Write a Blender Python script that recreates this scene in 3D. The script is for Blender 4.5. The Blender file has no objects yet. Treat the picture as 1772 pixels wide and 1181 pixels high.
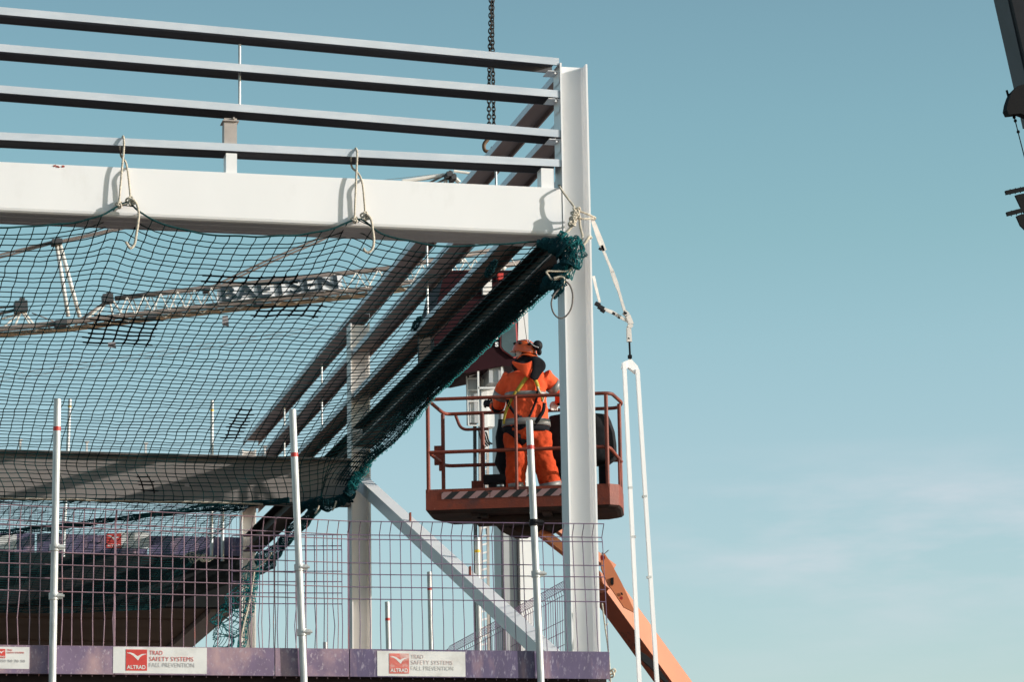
import bpy, bmesh, math, random
from math import sin, cos, pi, sqrt, radians
from mathutils import Vector, Matrix, noise
random.seed(7)
scn = bpy.context.scene
COL = scn.collection
V = Vector

# ------------------------------------------------------------------ camera
F, CX, CY = 5410.0, 886.0, 590.5          # focal length and centre for a 1772 px wide frame
def _orth(a, *bs):
    for b in bs: a = a - b * a.dot(b)
    return a.normalized()
_dX = V((22614, 796, F)).normalized()
_dZ = _orth(V((-423, -24860, F)), _dX)
_dY = _orth(V((-1336, 1200, F)), _dX, _dZ)
EYE = V((0, 0, 1.7))
RIGHT = V((_dX.x, _dY.x, _dZ.x)); DOWN = V((_dX.y, _dY.y, _dZ.y)); FWD = V((_dX.z, _dY.z, _dZ.z))
def ray(x, y): return RIGHT * ((x - CX) / F) + DOWN * ((y - CY) / F) + FWD
def PY(x, y, Y): r = ray(x, y); return EYE + r * ((Y - EYE.y) / r.y)
def PX(x, y, X): r = ray(x, y); return EYE + r * ((X - EYE.x) / r.x)
def PZ(x, y, Z): r = ray(x, y); return EYE + r * ((Z - EYE.z) / r.z)
cd = bpy.data.cameras.new('camera'); cam = bpy.data.objects.new('camera', cd); COL.objects.link(cam)
cam.matrix_world = Matrix(((RIGHT.x, -DOWN.x, -FWD.x, EYE.x), (RIGHT.y, -DOWN.y, -FWD.y, EYE.y),
                           (RIGHT.z, -DOWN.z, -FWD.z, EYE.z), (0, 0, 0, 1)))
cd.sensor_width = 36; cd.lens = F / 1772 * 36; cd.clip_start = 0.5; cd.clip_end = 6000
cd.dof.use_dof = True; cd.dof.focus_distance = 27.0; cd.dof.aperture_fstop = 16.0
scn.camera = cam

# ------------------------------------------------------------------ materials
MATTE = {'black_cloth', 'dark_grey_cover', 'green_net_twine', 'sunlit_net_twine', 'gathered_net_twine', 'blackened_steel', 'orange_workwear', 'orange_trousers', 'slab_edge_dark', 'black_rubber', 'lift_underside', 'dark_side_beam', 'shaded_third_beam', 'dark_boom_paint', 'deck_soffit', 'galvanised_rail_shade', 'maroon_cab_paint'}
def mat(name, col, rough=0.5, metal=0.0, var=0.12, scale=6.0, col2=None, mix_scale=3.0, mix_lo=0.5, mix_hi=0.62, bump=0.0,
        bscale=40.0, stretch=None, col3=None, m3=(0.62, 0.7), s3=14.0, coat=0.0, alpha=None):
    m = bpy.data.materials.new(name); m.use_nodes = True
    nt = m.node_tree; N = nt.nodes; L = nt.links
    b = N['Principled BSDF']
    if name in MATTE: b.inputs['Specular IOR Level'].default_value = .12
    b.inputs['Roughness'].default_value = rough; b.inputs['Metallic'].default_value = metal
    if coat: b.inputs['Coat Weight'].default_value = coat
    tc = N.new('ShaderNodeTexCoord'); mp = N.new('ShaderNodeMapping')
    L.new(tc.outputs['Object'], mp.inputs['Vector'])
    if stretch: mp.inputs['Scale'].default_value = stretch
    n1 = N.new('ShaderNodeTexNoise'); n1.inputs['Scale'].default_value = scale; n1.inputs['Detail'].default_value = 6
    L.new(mp.outputs['Vector'], n1.inputs['Vector'])
    r1 = N.new('ShaderNodeValToRGB')
    lo = [c * (1 - var) for c in col]; hi = [min(1, c * (1 + var)) for c in col]
    r1.color_ramp.elements[0].position = .3; r1.color_ramp.elements[1].position = .7
    r1.color_ramp.elements[0].color = (*lo, 1); r1.color_ramp.elements[1].color = (*hi, 1)
    L.new(n1.outputs['Fac'], r1.inputs['Fac']); out = r1.outputs['Color']
    def layer(out, c, sc, lo, hi):
        n = N.new('ShaderNodeTexNoise'); n.inputs['Scale'].default_value = sc; n.inputs['Detail'].default_value = 8
        n.inputs['Roughness'].default_value = .65
        L.new(mp.outputs['Vector'], n.inputs['Vector'])
        r = N.new('ShaderNodeValToRGB'); r.color_ramp.elements[0].position = lo; r.color_ramp.elements[1].position = hi
        L.new(n.outputs['Fac'], r.inputs['Fac'])
        mx = N.new('ShaderNodeMixRGB'); L.new(r.outputs['Color'], mx.inputs['Fac'])
        L.new(out, mx.inputs['Color1']); mx.inputs['Color2'].default_value = (*c, 1)
        return mx.outputs['Color']
    if col2: out = layer(out, col2, mix_scale, mix_lo, mix_hi)
    if col3: out = layer(out, col3, s3, *m3)
    L.new(out, b.inputs['Base Color'])
    if bump:
        n = N.new('ShaderNodeTexNoise'); n.inputs['Scale'].default_value = bscale; n.inputs['Detail'].default_value = 4
        L.new(mp.outputs['Vector'], n.inputs['Vector'])
        bp = N.new('ShaderNodeBump'); bp.inputs['Strength'].default_value = bump; bp.inputs['Distance'].default_value = .02
        L.new(n.outputs['Fac'], bp.inputs['Height']); L.new(bp.outputs['Normal'], b.inputs['Normal'])
    return m
M = {}
M['white'] = mat('white_paint', (.88, .865, .86), .42, var=.025, scale=1.6, col2=(.79, .77, .755), mix_scale=2.2, mix_lo=.56, mix_hi=.78,
                 col3=(.30, .17, .12), s3=9, m3=(.80, .84), stretch=(1, 1, .5))
M['white_col'] = mat('white_paint_column', (.87, .86, .86), .45, var=.03, scale=3, col2=(.76, .745, .74), mix_scale=3.0, mix_lo=.5, mix_hi=.8,
                     col3=(.34, .20, .14), s3=16, m3=(.76, .80), stretch=(1, 1, .25))
M['beige'] = mat('primed_steel', (.86, .81, .77), .55, var=.06, scale=4, col2=(.74, .69, .65), mix_scale=2.5, mix_lo=.5, mix_hi=.8, stretch=(1, 1, .3))
M['galv'] = mat('galvanised_rail', (.63, .67, .72), .5, .1, var=.05, scale=12, col2=(.54, .59, .65), mix_scale=4, mix_lo=.45, mix_hi=.65,
                col3=(.50, .36, .20), s3=6, m3=(.745, .80), stretch=(.35, 1, 1))
M['galv_shade'] = mat('galvanised_rail_shade', (.13, .13, .14), .6, .1, var=.12, scale=5, stretch=(.2, 1, 1))  # shade inside the rail channels painted as a darker grey
M['rail_brown'] = mat('brown_rail_inside', (.28, .205, .185), .65, var=.15, scale=6, stretch=(1, .2, 1))  # brown on the side rails' inner and downward faces
M['tube'] = mat('scaffold_tube_steel', (.56, .57, .56), .45, .2, var=.08, scale=14, col2=(.36, .365, .36), mix_scale=9, mix_lo=.5, mix_hi=.66,
                col3=(.36, .22, .12), s3=7, m3=(.72, .78), stretch=(1, 1, .25), bump=.1)
M['red'] = mat('red_band', (.55, .04, .03), .5)
M['yellow'] = mat('yellow_band', (.75, .45, .03), .5)
M['black'] = mat('black_rubber', (.016, .016, .018), .55, var=.2, bump=.1)
M['blackcloth'] = mat('black_cloth', (.013, .013, .016), .85, var=.3, scale=9, bump=.5, bscale=14)
M['greycloth'] = mat('dark_grey_cover', (.022, .022, .024), .85, var=.3, scale=7, bump=.6, bscale=10)
M['net'] = mat('green_net_twine', (.007, .045, .048), .8, var=.3, scale=5)
M['net_lit'] = mat('sunlit_net_twine', (.014, .15, .16), .75, var=.3, scale=9)  # same twine with sunlight put in as a brighter teal
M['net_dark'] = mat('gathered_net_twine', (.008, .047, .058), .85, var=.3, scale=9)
M['rope'] = mat('white_rope', (.55, .49, .40), .85, var=.3, scale=60)
M['rope_dark'] = mat('dark_cord', (.03, .04, .04), .85)
M['brownbeam'] = mat('brown_primed_beam', (.205, .18, .165), .7, var=.08, scale=2.2, col2=(.16, .14, .13), mix_scale=1.5, mix_lo=.45, mix_hi=.7, stretch=(.4, 1, 1))
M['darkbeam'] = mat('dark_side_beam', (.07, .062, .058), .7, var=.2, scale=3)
M['shadebeam'] = mat('shaded_third_beam', (.016, .018, .019), .8, var=.3, scale=2)  # brown beam with the shadow over it put into a near-black colour
M['postgrey'] = mat('bracket_steel', (.44, .385, .35), .6, var=.1, scale=12)
M['deck'] = mat('deck_soffit', (.27, .195, .15), .75, var=.15, scale=1.2, stretch=(.25, 1, 1))
M['slab'] = mat('slab_edge_dark', (.03, .022, .022), .8, var=.25, scale=8)
M['purple'] = mat('purple_toe_board', (.105, .08, .155), .5, var=.16, scale=9, col2=(.36, .23, .26), mix_scale=3.2, mix_lo=.53, mix_hi=.72,
                  col3=(.34, .30, .38), s3=60, m3=(.55, .68), stretch=(1.3, 1, .35))
M['pink'] = mat('faded_purple_toe_board', (.185, .13, .21), .5, var=.16, scale=8, col2=(.46, .30, .31), mix_scale=2.1, mix_lo=.48, mix_hi=.66,
                col3=(.46, .38, .43), s3=55, m3=(.56, .68), stretch=(1, 1, .6))
M['wire'] = mat('purple_wire', (.17, .11, .18), .45, .1, var=.25, scale=12)
M['wire_pink'] = mat('faded_purple_wire', (.30, .19, .23), .5, .1, var=.25, scale=12, col2=(.42, .16, .13), mix_scale=3, mix_lo=.58, mix_hi=.7)
M['sign'] = mat('sign_plate', (.72, .71, .69), .5, var=.06, scale=9, col2=(.56, .54, .51), mix_scale=7, mix_lo=.5, mix_hi=.75)
M['signred'] = mat('sign_red', (.60, .055, .045), .5, var=.12, scale=20)
M['signred2'] = mat('sign_red_faded', (.62, .15, .12), .5, var=.2, scale=20, col2=(.70, .50, .46), mix_scale=16, mix_lo=.52, mix_hi=.7)
M['signgrey'] = mat('sign_grey_letters', (.42, .40, .40), .5, var=.2, scale=30)
M['signfaint'] = mat('sign_faint_letters', (.62, .48, .46), .5, var=.2, scale=30)
M['signfaint2'] = mat('sign_faint_grey_letters', (.58, .56, .54), .5, var=.1, scale=30)
M['rust'] = mat('red_lift_paint', (.22, .040, .018), .6, var=.2, scale=5, col2=(.11, .035, .03), mix_scale=3, mix_lo=.5, mix_hi=.68,
                col3=(.34, .20, .15), s3=16, m3=(.66, .74), bump=.15)
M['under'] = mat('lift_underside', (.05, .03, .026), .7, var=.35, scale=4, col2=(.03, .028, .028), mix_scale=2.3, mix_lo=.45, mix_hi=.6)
M['orange'] = mat('orange_boom_paint', (.50, .145, .05), .5, var=.07, scale=3, col2=(.44, .155, .065), mix_scale=4, mix_lo=.5, mix_hi=.8,
                  col3=(.22, .07, .03), s3=10, m3=(.74, .79))
M['hivis'] = mat('orange_workwear', (.88, .112, .040), .8, var=.12, scale=7, bump=.25, bscale=30)
M['hivis2'] = mat('orange_trousers', (.56, .066, .020), .82, var=.14, scale=9, bump=.3, bscale=26)
M['tape'] = mat('reflective_tape', (.27, .26, .25), .5, .2, var=.08, scale=20)
M['harness'] = mat('yellow_webbing', (.42, .30, .03), .75, var=.15, scale=30)
M['helmet'] = mat('orange_helmet', (.70, .11, .022), .3, var=.06, scale=5, coat=.4)
M['skin'] = mat('skin', (.52, .29, .21), .55, var=.08, scale=9)
M['hair'] = mat('hair', (.03, .02, .015), .7)
M['boom_shade'] = mat('boom_shaded_side', (.26, .055, .025), .5, var=.2, scale=3, col2=(.10, .03, .02), mix_scale=4, mix_lo=.55, mix_hi=.62)
M['maroon'] = mat('maroon_cab_paint', (.022, .003, .006), .6, var=.12, scale=2)
M['cabred'] = mat('red_window_frame', (.55, .10, .10), .4, var=.08)
M['glass'] = mat('cab_glass', (.05, .075, .08), .2, .0, var=.5, scale=2.2)
M['mastg'] = mat('mast_paint', (.74, .74, .73), .45, var=.03, scale=1.5, col2=(.60, .58, .56), mix_scale=1.0, mix_lo=.5, mix_hi=.8, stretch=(1, 1, .3))
M['mastd'] = mat('mast_dark_edge', (.05, .05, .055), .6, var=.1)
M['box'] = mat('grey_box_and_shaded_mast', (.42, .43, .44), .5, var=.08, scale=2)
M['jib'] = mat('crane_chord_steel', (.20, .165, .15), .6, var=.15, scale=.6)
M['jibtan'] = mat('crane_chord_tan', (.42, .31, .22), .6, var=.15, scale=.6)
M['lattice'] = mat('crane_lattice_white', (.80, .76, .70), .5, var=.05)
M['jibsign'] = mat('jib_sign_panel', (.78, .79, .82), .6, var=.06, scale=.5)
M['jibletter'] = mat('jib_sign_letters', (.006, .022, .035), .7)
M['chain'] = mat('rusty_chain', (.035, .028, .024), .6, .4, var=.4, scale=30)
M['hook'] = mat('hook_yellow_black', (.12, .06, .02), .6, var=.4, scale=20)
M['dark'] = mat('dark_boom_paint', (.012, .014, .018), .6, var=.3, scale=3)
M['dark2'] = mat('dark_boom_edge', (.03, .036, .046), .6, var=.2, scale=3)
M['sil'] = mat('blackened_steel', (.006, .006, .007), .7)
M['sling'] = mat('white_sling', (.66, .62, .58), .75, var=.1, scale=20)
M['ground'] = mat('ground_earth', (.20, .145, .12), .9, var=.2, scale=.3, col2=(.25, .20, .17), mix_scale=.08, mix_lo=.4, mix_hi=.6, bump=.2, bscale=2)
def stripes_mat():
    m = bpy.data.materials.new('hazard_stripes'); m.use_nodes = True
    nt = m.node_tree; N = nt.nodes; L = nt.links; b = N['Principled BSDF']; b.inputs['Roughness'].default_value = .6
    tc = N.new('ShaderNodeTexCoord'); sp = N.new('ShaderNodeSeparateXYZ'); L.new(tc.outputs['Object'], sp.inputs[0])
    a = N.new('ShaderNodeMath'); a.operation = 'MULTIPLY_ADD'; a.inputs[1].default_value = -1.15
    L.new(sp.outputs['Z'], a.inputs[0]); L.new(sp.outputs['X'], a.inputs[2])
    d = N.new('ShaderNodeMath'); d.operation = 'MULTIPLY'; d.inputs[1].default_value = 1 / .185; L.new(a.outputs[0], d.inputs[0])
    fr = N.new('ShaderNodeMath'); fr.operation = 'FRACT'; L.new(d.outputs[0], fr.inputs[0])
    g = N.new('ShaderNodeMath'); g.operation = 'GREATER_THAN'; g.inputs[1].default_value = .5; L.new(fr.outputs[0], g.inputs[0])
    mx = N.new('ShaderNodeMixRGB'); mx.inputs['Color1'].default_value = (.02, .02, .022, 1); mx.inputs['Color2'].default_value = (.42, .25, .25, 1)
    L.new(g.outputs[0], mx.inputs['Fac'])
    n = N.new('ShaderNodeTexNoise'); n.inputs['Scale'].default_value = 9; n.inputs['Detail'].default_value = 8; L.new(tc.outputs['Object'], n.inputs['Vector'])
    r = N.new('ShaderNodeValToRGB'); r.color_ramp.elements[0].position = .6; r.color_ramp.elements[1].position = .66; L.new(n.outputs['Fac'], r.inputs['Fac'])
    m2 = N.new('ShaderNodeMixRGB'); L.new(r.outputs['Color'], m2.inputs['Fac']); L.new(mx.outputs[0], m2.inputs['Color1']); m2.inputs['Color2'].default_value = (.17, .06, .045, 1)
    L.new(m2.outputs[0], b.inputs['Base Color']); return m
M['stripes'] = stripes_mat()

# ------------------------------------------------------------------ mesh building
class MB:
    def __init__(s): s.v = []; s.f = []; s.mi = []; s.k = 0
    def add(s, vs, fs, k=None):
        o = len(s.v); s.v += [tuple(x) for x in vs]; s.f += [tuple(i + o for i in f) for f in fs]
        s.mi += [s.k if k is None else k] * len(fs)
    def box(s, c, size, rot=None, k=None):
        c = V(c); hx, hy, hz = [a / 2 for a in size]
        vs = [V((x * hx, y * hy, z * hz)) for x in (-1, 1) for y in (-1, 1) for z in (-1, 1)]
        if rot is not None: vs = [rot @ v for v in vs]
        s.add([v + c for v in vs], [(0, 1, 3, 2), (4, 6, 7, 5), (0, 4, 5, 1), (2, 3, 7, 6), (0, 2, 6, 4), (1, 5, 7, 3)], k)
    def bar(s, p0, p1, w, h, up=V((0, 0, 1)), k=None):
        """rectangular bar centred on p0-p1, w sideways, h along up"""
        p0 = V(p0); p1 = V(p1); d = (p1 - p0).normalized(); side = d.cross(up).normalized(); u = side.cross(d).normalized()
        q = [(-w / 2, -h / 2), (w / 2, -h / 2), (w / 2, h / 2), (-w / 2, h / 2)]
        s.sweep(q, p0, p1, side, u, k)
    def sweep(s, poly, p0, p1, A, B, k=None):
        p0 = V(p0); p1 = V(p1); n = len(poly)
        vs = [p0 + A * a + B * b for a, b in poly] + [p1 + A * a + B * b for a, b in poly]
        fs = [(i, (i + 1) % n, (i + 1) % n + n, i + n) for i in range(n)]
        s.add(vs, fs + [tuple(range(n - 1, -1, -1)), tuple(range(n, 2 * n))], k)
    def tube(s, pts, r, n=8, k=None, cap=True):
        pts = [V(p) for p in pts]; m = len(pts)
        if m < 2: return
        rr = r if isinstance(r, (list, tuple)) else [r] * m
        t0 = (pts[1] - pts[0]).normalized()
        a = V((0, 0, 1)) if abs(t0.z) < .9 else V((1, 0, 0))
        u = (a - t0 * a.dot(t0)).normalized(); vs = []
        for i, p in enumerate(pts):
            t = (pts[min(i + 1, m - 1)] - pts[max(i - 1, 0)])
            t = t.normalized() if t.length > 1e-9 else t0
            u = u - t * u.dot(t)
            u = u.normalized() if u.length > 1e-6 else t.orthogonal().normalized()
            w = t.cross(u)
            for j in range(n):
                an = 2 * pi * j / n; vs.append(p + (u * cos(an) + w * sin(an)) * rr[i])
        fs = [(i * n + j, i * n + (j + 1) % n, (i + 1) * n + (j + 1) % n, (i + 1) * n + j) for i in range(m - 1) for j in range(n)]
        if cap: fs += [tuple(range(n - 1, -1, -1)), tuple((m - 1) * n + j for j in range(n))]
        s.add(vs, fs, k)
    def loft(s, rings, k=None, cap=True):
        n = len(rings[0]); vs = [p for r in rings for p in r]; m = len(rings)
        fs = [(i * n + j, i * n + (j + 1) % n, (i + 1) * n + (j + 1) % n, (i + 1) * n + j) for i in range(m - 1) for j in range(n)]
        if cap: fs += [tuple(range(n - 1, -1, -1)), tuple((m - 1) * n + j for j in range(n))]
        s.add(vs, fs, k)
    def ball(s, c, r, nu=12, nv=8, k=None, rot=None):
        c = V(c); r = (r, r, r) if not isinstance(r, (tuple, list)) else r; rings = []
        for i in range(nv + 1):
            th = pi * (i + .001) / (nv + .002); ring = []
            for j in range(nu):
                a = 2 * pi * j / nu; p = V((sin(th) * cos(a) * r[0], sin(th) * sin(a) * r[1], -cos(th) * r[2]))
                if rot is not None: p = rot @ p
                ring.append(c + p)
            rings.append(ring)
        s.loft(rings, k)
    def plate(s, poly, thick, nrm, k=None):
        """polygon of 3D points given thickness along nrm"""
        n = len(poly); t = V(nrm).normalized() * thick
        vs = [V(p) for p in poly] + [V(p) + t for p in poly]
        fs = [(i, (i + 1) % n, (i + 1) % n + n, i + n) for i in range(n)] + [tuple(range(n - 1, -1, -1)), tuple(range(n, 2 * n))]
        s.add(vs, fs, k)
    def build(s, name, mats, parent=None, smooth=False, label=None, inv=None):
        me = bpy.data.meshes.new(name)
        vs = s.v
        pm = parent_world(parent)
        if pm is not None:
            im = pm.inverted(); vs = [tuple(im @ V(v)) for v in vs]
        me.from_pydata(vs, [], s.f)
        mats = mats if isinstance(mats, (list, tuple)) else [mats]
        for m in mats: me.materials.append(M[m] if isinstance(m, str) else m)
        if len(mats) > 1:
            for p, mi in zip(me.polygons, s.mi): p.material_index = mi
        bm = bmesh.new(); bm.from_mesh(me); bmesh.ops.recalc_face_normals(bm, faces=bm.faces); bm.to_mesh(me); bm.free()
        if smooth:
            for p in me.polygons: p.use_smooth = True
            if smooth == 'auto': me.set_sharp_from_angle(angle=radians(40))
        o = bpy.data.objects.new(name, me); COL.objects.link(o)
        if parent: o.parent = parent
        if label: o['label'] = label
        return o
_W = {}
def parent_world(o):
    if o is None: return None
    m = _W.get(o.name)
    if m is not None: return m
    return parent_world(o.parent) if o.parent else None
def thing(name, label, cat, loc=(0, 0, 0), rotz=0, group=None):
    o = bpy.data.objects.new(name, None); COL.objects.link(o); o.empty_display_size = .2
    o.location = loc; o.rotation_euler = (0, 0, rotz); o['label'] = label; o['category'] = cat
    if group: o['group'] = group
    _W[o.name] = Matrix.Translation(V(loc)) @ Matrix.Rotation(rotz, 4, 'Z')
    return o
def tag(o, label, cat, group=None):
    o['label'] = label; o['category'] = cat
    if group: o['group'] = group
    return o
def interp(pts, t):
    """piecewise smooth interpolation on list of (t, value vector/tuple)"""
    n = len(pts)
    if t <= pts[0][0]: i = 0
    elif t >= pts[-1][0]: i = n - 2
    else:
        i = 0
        while t > pts[i + 1][0]: i += 1
    t0, a = pts[i]; t1, b = pts[i + 1]; s = (t - t0) / (t1 - t0)
    am = pts[max(i - 1, 0)]; bp = pts[min(i + 2, n - 1)]
    def tan(p, q): return [(y - x) / max(q[0] - p[0], 1e-6) for x, y in zip(p[1], q[1])]
    ma = tan(am, pts[i + 1]) ; mb = tan(pts[i], bp); h = t1 - t0
    if s < 0 or s > 1: return [x + (y - x) * s for x, y in zip(a, b)]
    h00 = 2 * s**3 - 3 * s * s + 1; h10 = s**3 - 2 * s * s + s; h01 = -2 * s**3 + 3 * s * s; h11 = s**3 - s * s
    return [h00 * a[j] + h10 * h * ma[j] + h01 * b[j] + h11 * h * mb[j] for j in range(len(a))]
def smooth_path(pts, n=8):
    """Catmull-Rom through the points"""
    pts = [V(p) for p in pts]; out = []
    for i in range(len(pts) - 1):
        p0 = pts[max(i - 1, 0)]; p1 = pts[i]; p2 = pts[i + 1]; p3 = pts[min(i + 2, len(pts) - 1)]
        for j in range(n):
            t = j / n
            out.append(.5 * ((2 * p1) + (p2 - p0) * t + (2 * p0 - 5 * p1 + 4 * p2 - p3) * t * t + (3 * p1 - p0 - 3 * p2 + p3) * t**3))
    out.append(pts[-1]); return out
def sstep(a, b, x): t = max(0, min(1, (x - a) / (b - a))); return t * t * (3 - 2 * t)
def text_mesh(txt, size, name, m, parent, O, U, W, width=None, bold=0.0, thick=.002, shear=0):
    """lettering: O = world origin (lower left), U = right unit vector, W = up unit vector"""
    cu = bpy.data.curves.new(name, 'FONT'); cu.body = txt; cu.size = size; cu.offset = bold; cu.extrude = thick / 2; cu.shear = shear
    cu.resolution_u = 3
    ob = bpy.data.objects.new(name + '_src', cu); COL.objects.link(ob)
    bpy.context.view_layer.update()
    me = bpy.data.meshes.new_from_object(ob); COL.objects.unlink(ob); bpy.data.objects.remove(ob)
    xs = [v.co.x for v in me.vertices]; x0, x1 = min(xs), max(xs); k = (width / (x1 - x0)) if width else 1
    Nn = U.cross(W); pm = parent_world(parent); im = pm.inverted() if pm is not None else Matrix()
    for v in me.vertices: v.co = im @ (O + U * ((v.co.x - x0) * k) + W * v.co.y + Nn * (v.co.z + thick / 2))
    me.materials.clear(); me.materials.append(M[m]); me.name = name
    o = bpy.data.objects.new(name, me); COL.objects.link(o)
    if parent: o.parent = parent
    return o

# ------------------------------------------------------------------ ground
mb = MB(); mb.add([(-2500, -2500, 0), (2500, -2500, 0), (2500, 2500, 0), (-2500, 2500, 0)], [(0, 1, 2, 3)])
g = mb.build('ground', 'ground'); g['kind'] = 'structure'

# ------------------------------------------------------------------ steel frame
X0, X1 = 6.600, 6.850        # the corner column row, left and right flange
Y1, Y2, Y3 = 25.0, 34.68, 42.9
ux, uy, uz = V((1, 0, 0)), V((0, 1, 0)), V((0, 0, 1))
frame = thing('steel_frame', 'white steel building frame under construction with horizontal cladding rails', 'building frame', (X0, Y1, 0))
def h_column(x0, x1, y, depth, z0, z1, m, tf=.016, tw=.012, label=None):
    b = MB(); w = x1 - x0
    poly = [(0, 0), (tf, 0), (tf, depth / 2 - tw / 2), (w - tf, depth / 2 - tw / 2), (w - tf, 0), (w, 0), (w, depth), (w - tf, depth),
            (w - tf, depth / 2 + tw / 2), (tf, depth / 2 + tw / 2), (tf, depth), (0, depth)]
    # small root fillets
    b.sweep(poly, (x0, y, z0), (x0, y, z1), ux, uy)
    r = .016
    for sx, xx in ((1, x0 + tf), (-1, x1 - tf)):
        yy = y + depth / 2 - tw / 2
        b.sweep([(0, 0), (sx * r, 0), (0, -r)] if sx > 0 else [(0, 0), (0, -r), (sx * r, 0)], (xx, yy, z0), (xx, yy, z1), ux, uy)
    return b.build('column', m, frame, label=label)
h_column(X0 - .008, X1 - .012, Y1, .235, 3.97, PY(1000, 110, Y1).z, 'white_col', label='tall white corner column')
h_column(X0 - .02, X1 - .045, Y2, .25, 3.97, 9.62, 'beige', label='second column of the side wall')
h_column(X0 - .02, X1 - .07, Y3, .25, 3.97, 9.62, 'beige')
for (x, y) in ((X0, Y1), (X0, Y2), (X0, Y3), (-3.4, Y1), (-3.4, Y2), (-3.4, Y3)):
    h_column(x, x + .25, y, .25, 0, 3.6, 'white_col')
for y in (Y1, Y2, Y3): h_column(-3.4, -3.15, y, .25, 3.97, 9.9, 'white_col')
# front cladding rails
def rail_section(d=.25, h=.065, t=.004, lip=.016, flip=1):
    return [(0, 0), (d, 0), (d, -h), (d - lip, -h), (d - lip, -h + t), (d - t, -h + t), (d - t, -t), (t, -t), (t, -h + t), (lip, -h + t), (lip, -h), (0, -h)]
def rail(p0, p1, A, B, name='cladding_rail', mats=('galv', 'galv_shade'), d=.25, h=.065, segs=1, label=None, sag=0.0):
    b = MB(); sec = rail_section(d, h)
    for q in range(segs):
        s0, s1 = q / segs, (q + 1) / segs
        a = V(p0).lerp(V(p1), s0) - uz * sag * 4 * s0 * (1 - s0); c = V(p0).lerp(V(p1), s1) - uz * sag * 4 * s1 * (1 - s1)
        b.sweep(sec, a, c, A, B)
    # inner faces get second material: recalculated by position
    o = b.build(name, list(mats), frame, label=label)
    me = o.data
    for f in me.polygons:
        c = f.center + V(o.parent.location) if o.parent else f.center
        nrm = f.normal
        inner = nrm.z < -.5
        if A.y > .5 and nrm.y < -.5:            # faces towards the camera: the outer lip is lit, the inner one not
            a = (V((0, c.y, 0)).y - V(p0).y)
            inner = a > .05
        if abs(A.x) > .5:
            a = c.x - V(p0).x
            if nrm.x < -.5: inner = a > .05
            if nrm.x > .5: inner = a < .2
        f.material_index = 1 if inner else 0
    return o
xr = 972
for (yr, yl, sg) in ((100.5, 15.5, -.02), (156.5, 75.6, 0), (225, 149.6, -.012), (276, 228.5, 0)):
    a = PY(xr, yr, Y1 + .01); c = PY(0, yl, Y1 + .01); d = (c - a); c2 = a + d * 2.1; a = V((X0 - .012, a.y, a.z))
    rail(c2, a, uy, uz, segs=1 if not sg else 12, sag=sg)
# side cladding rails running away from the corner
for z in (9.765, 9.31, 8.80):
    for (ya, yb) in ((Y1 + .13, Y2 + .12), (Y2 + .135, Y3 + .12)):
        rail((X0 - .012 + .02, ya, z), (X0 + .008, yb, z - .06 * (yb > Y2 + 1) * 0), ux, uz, mats=('galv', 'rail_brown'), d=.225)
# sag rods
def rod(p0, p1, r=.012):
    b = MB(); b.tube([p0, p1], r, 8); b.build('sag_rod', 'tube', frame, smooth='auto')
a = PY(416, 84, Y1 + .06)
rod(V((a.x, Y1 + .1, PY(416, 70, Y1).z)), V((a.x, Y1 + .1, PY(416, 124, Y1).z)))
rod(V((a.x, Y1 + .1, PY(416, 122, Y1).z)), V((a.x, Y1 + .1, PY(416, 186, Y1).z)))
for yy in (28.0, 31.15, 37.4, 40.2):
    rod((X0 + .13, yy, 9.765), (X0 + .13, yy, 9.31)); rod((X0 + .13, yy, 9.31), (X0 + .13, yy, 8.80))
for yy_ in (31.3,):
    b = MB(); b.box((X0 + .12, yy_, 8.57), (.12, .08, .36)); b.build('bracket', 'darkbeam', frame)
# short posts carrying rails 3 and 4
def bracket(x0, x1, z0, z1, y=Y1 + .06, d=.12, m='postgrey', foot=False):
    b = MB(); t = .008; w = x1 - x0
    b.sweep([(0, 0), (w, 0), (w, d), (w - t, d), (w - t, t), (t, t), (t, d), (0, d)], (x0, y, z0), (x0, y, z1), ux, uy)
    b.build('bracket', m, frame)
xa = PY(388, 250, Y1 + .06).x; xb = PY(410, 250, Y1 + .06).x
bracket(xa, xb, PY(398, 250, Y1).z, PY(398, 198, Y1).z - .015)
b = MB(); zt = PY(398, 196, Y1).z
b.box(((xa + xb) / 2, Y1 + .12, zt - .05), (xb - xa + .03, .16, .008)); b.tube([(xb - .03, Y1 + .03, zt - .03), (xb - .03, Y1 + .06, zt - .03)], .009, 8)
b.build('cleat', 'postgrey', frame)
bracket(xa + .01, xb - .005, PY(398, 299, Y1).z, PY(398, 264, Y1).z, y=Y1 + .02, m='white', d=.14)
# end cleats at the corner column
for py in (124, 172, 242):
    p = PY(962, py, Y1 + .05); b = MB()
    b.sweep([(0, 0), (-.10, 0), (-.10, -.006), (-.006, -.006), (-.006, -.11), (0, -.09)], (X0 - .01, Y1 + .02, p.z), (X0 - .01, Y1 + .2, p.z), ux, uz)
    b.tube([(X0 - .05, Y1 + .015, p.z - .028), (X0 - .05, Y1 - .0, p.z - .028)], .008, 8)
    b.build('cleat', 'white', frame)
pa = PY(936, 300, Y1 + .04); pb = PY(958, 300, Y1 + .04)
bracket(pa.x, pb.x, PY(940, 323, Y1).z, PY(940, 289, Y1).z, y=Y1 + .03, m='white', d=.14)
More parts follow.
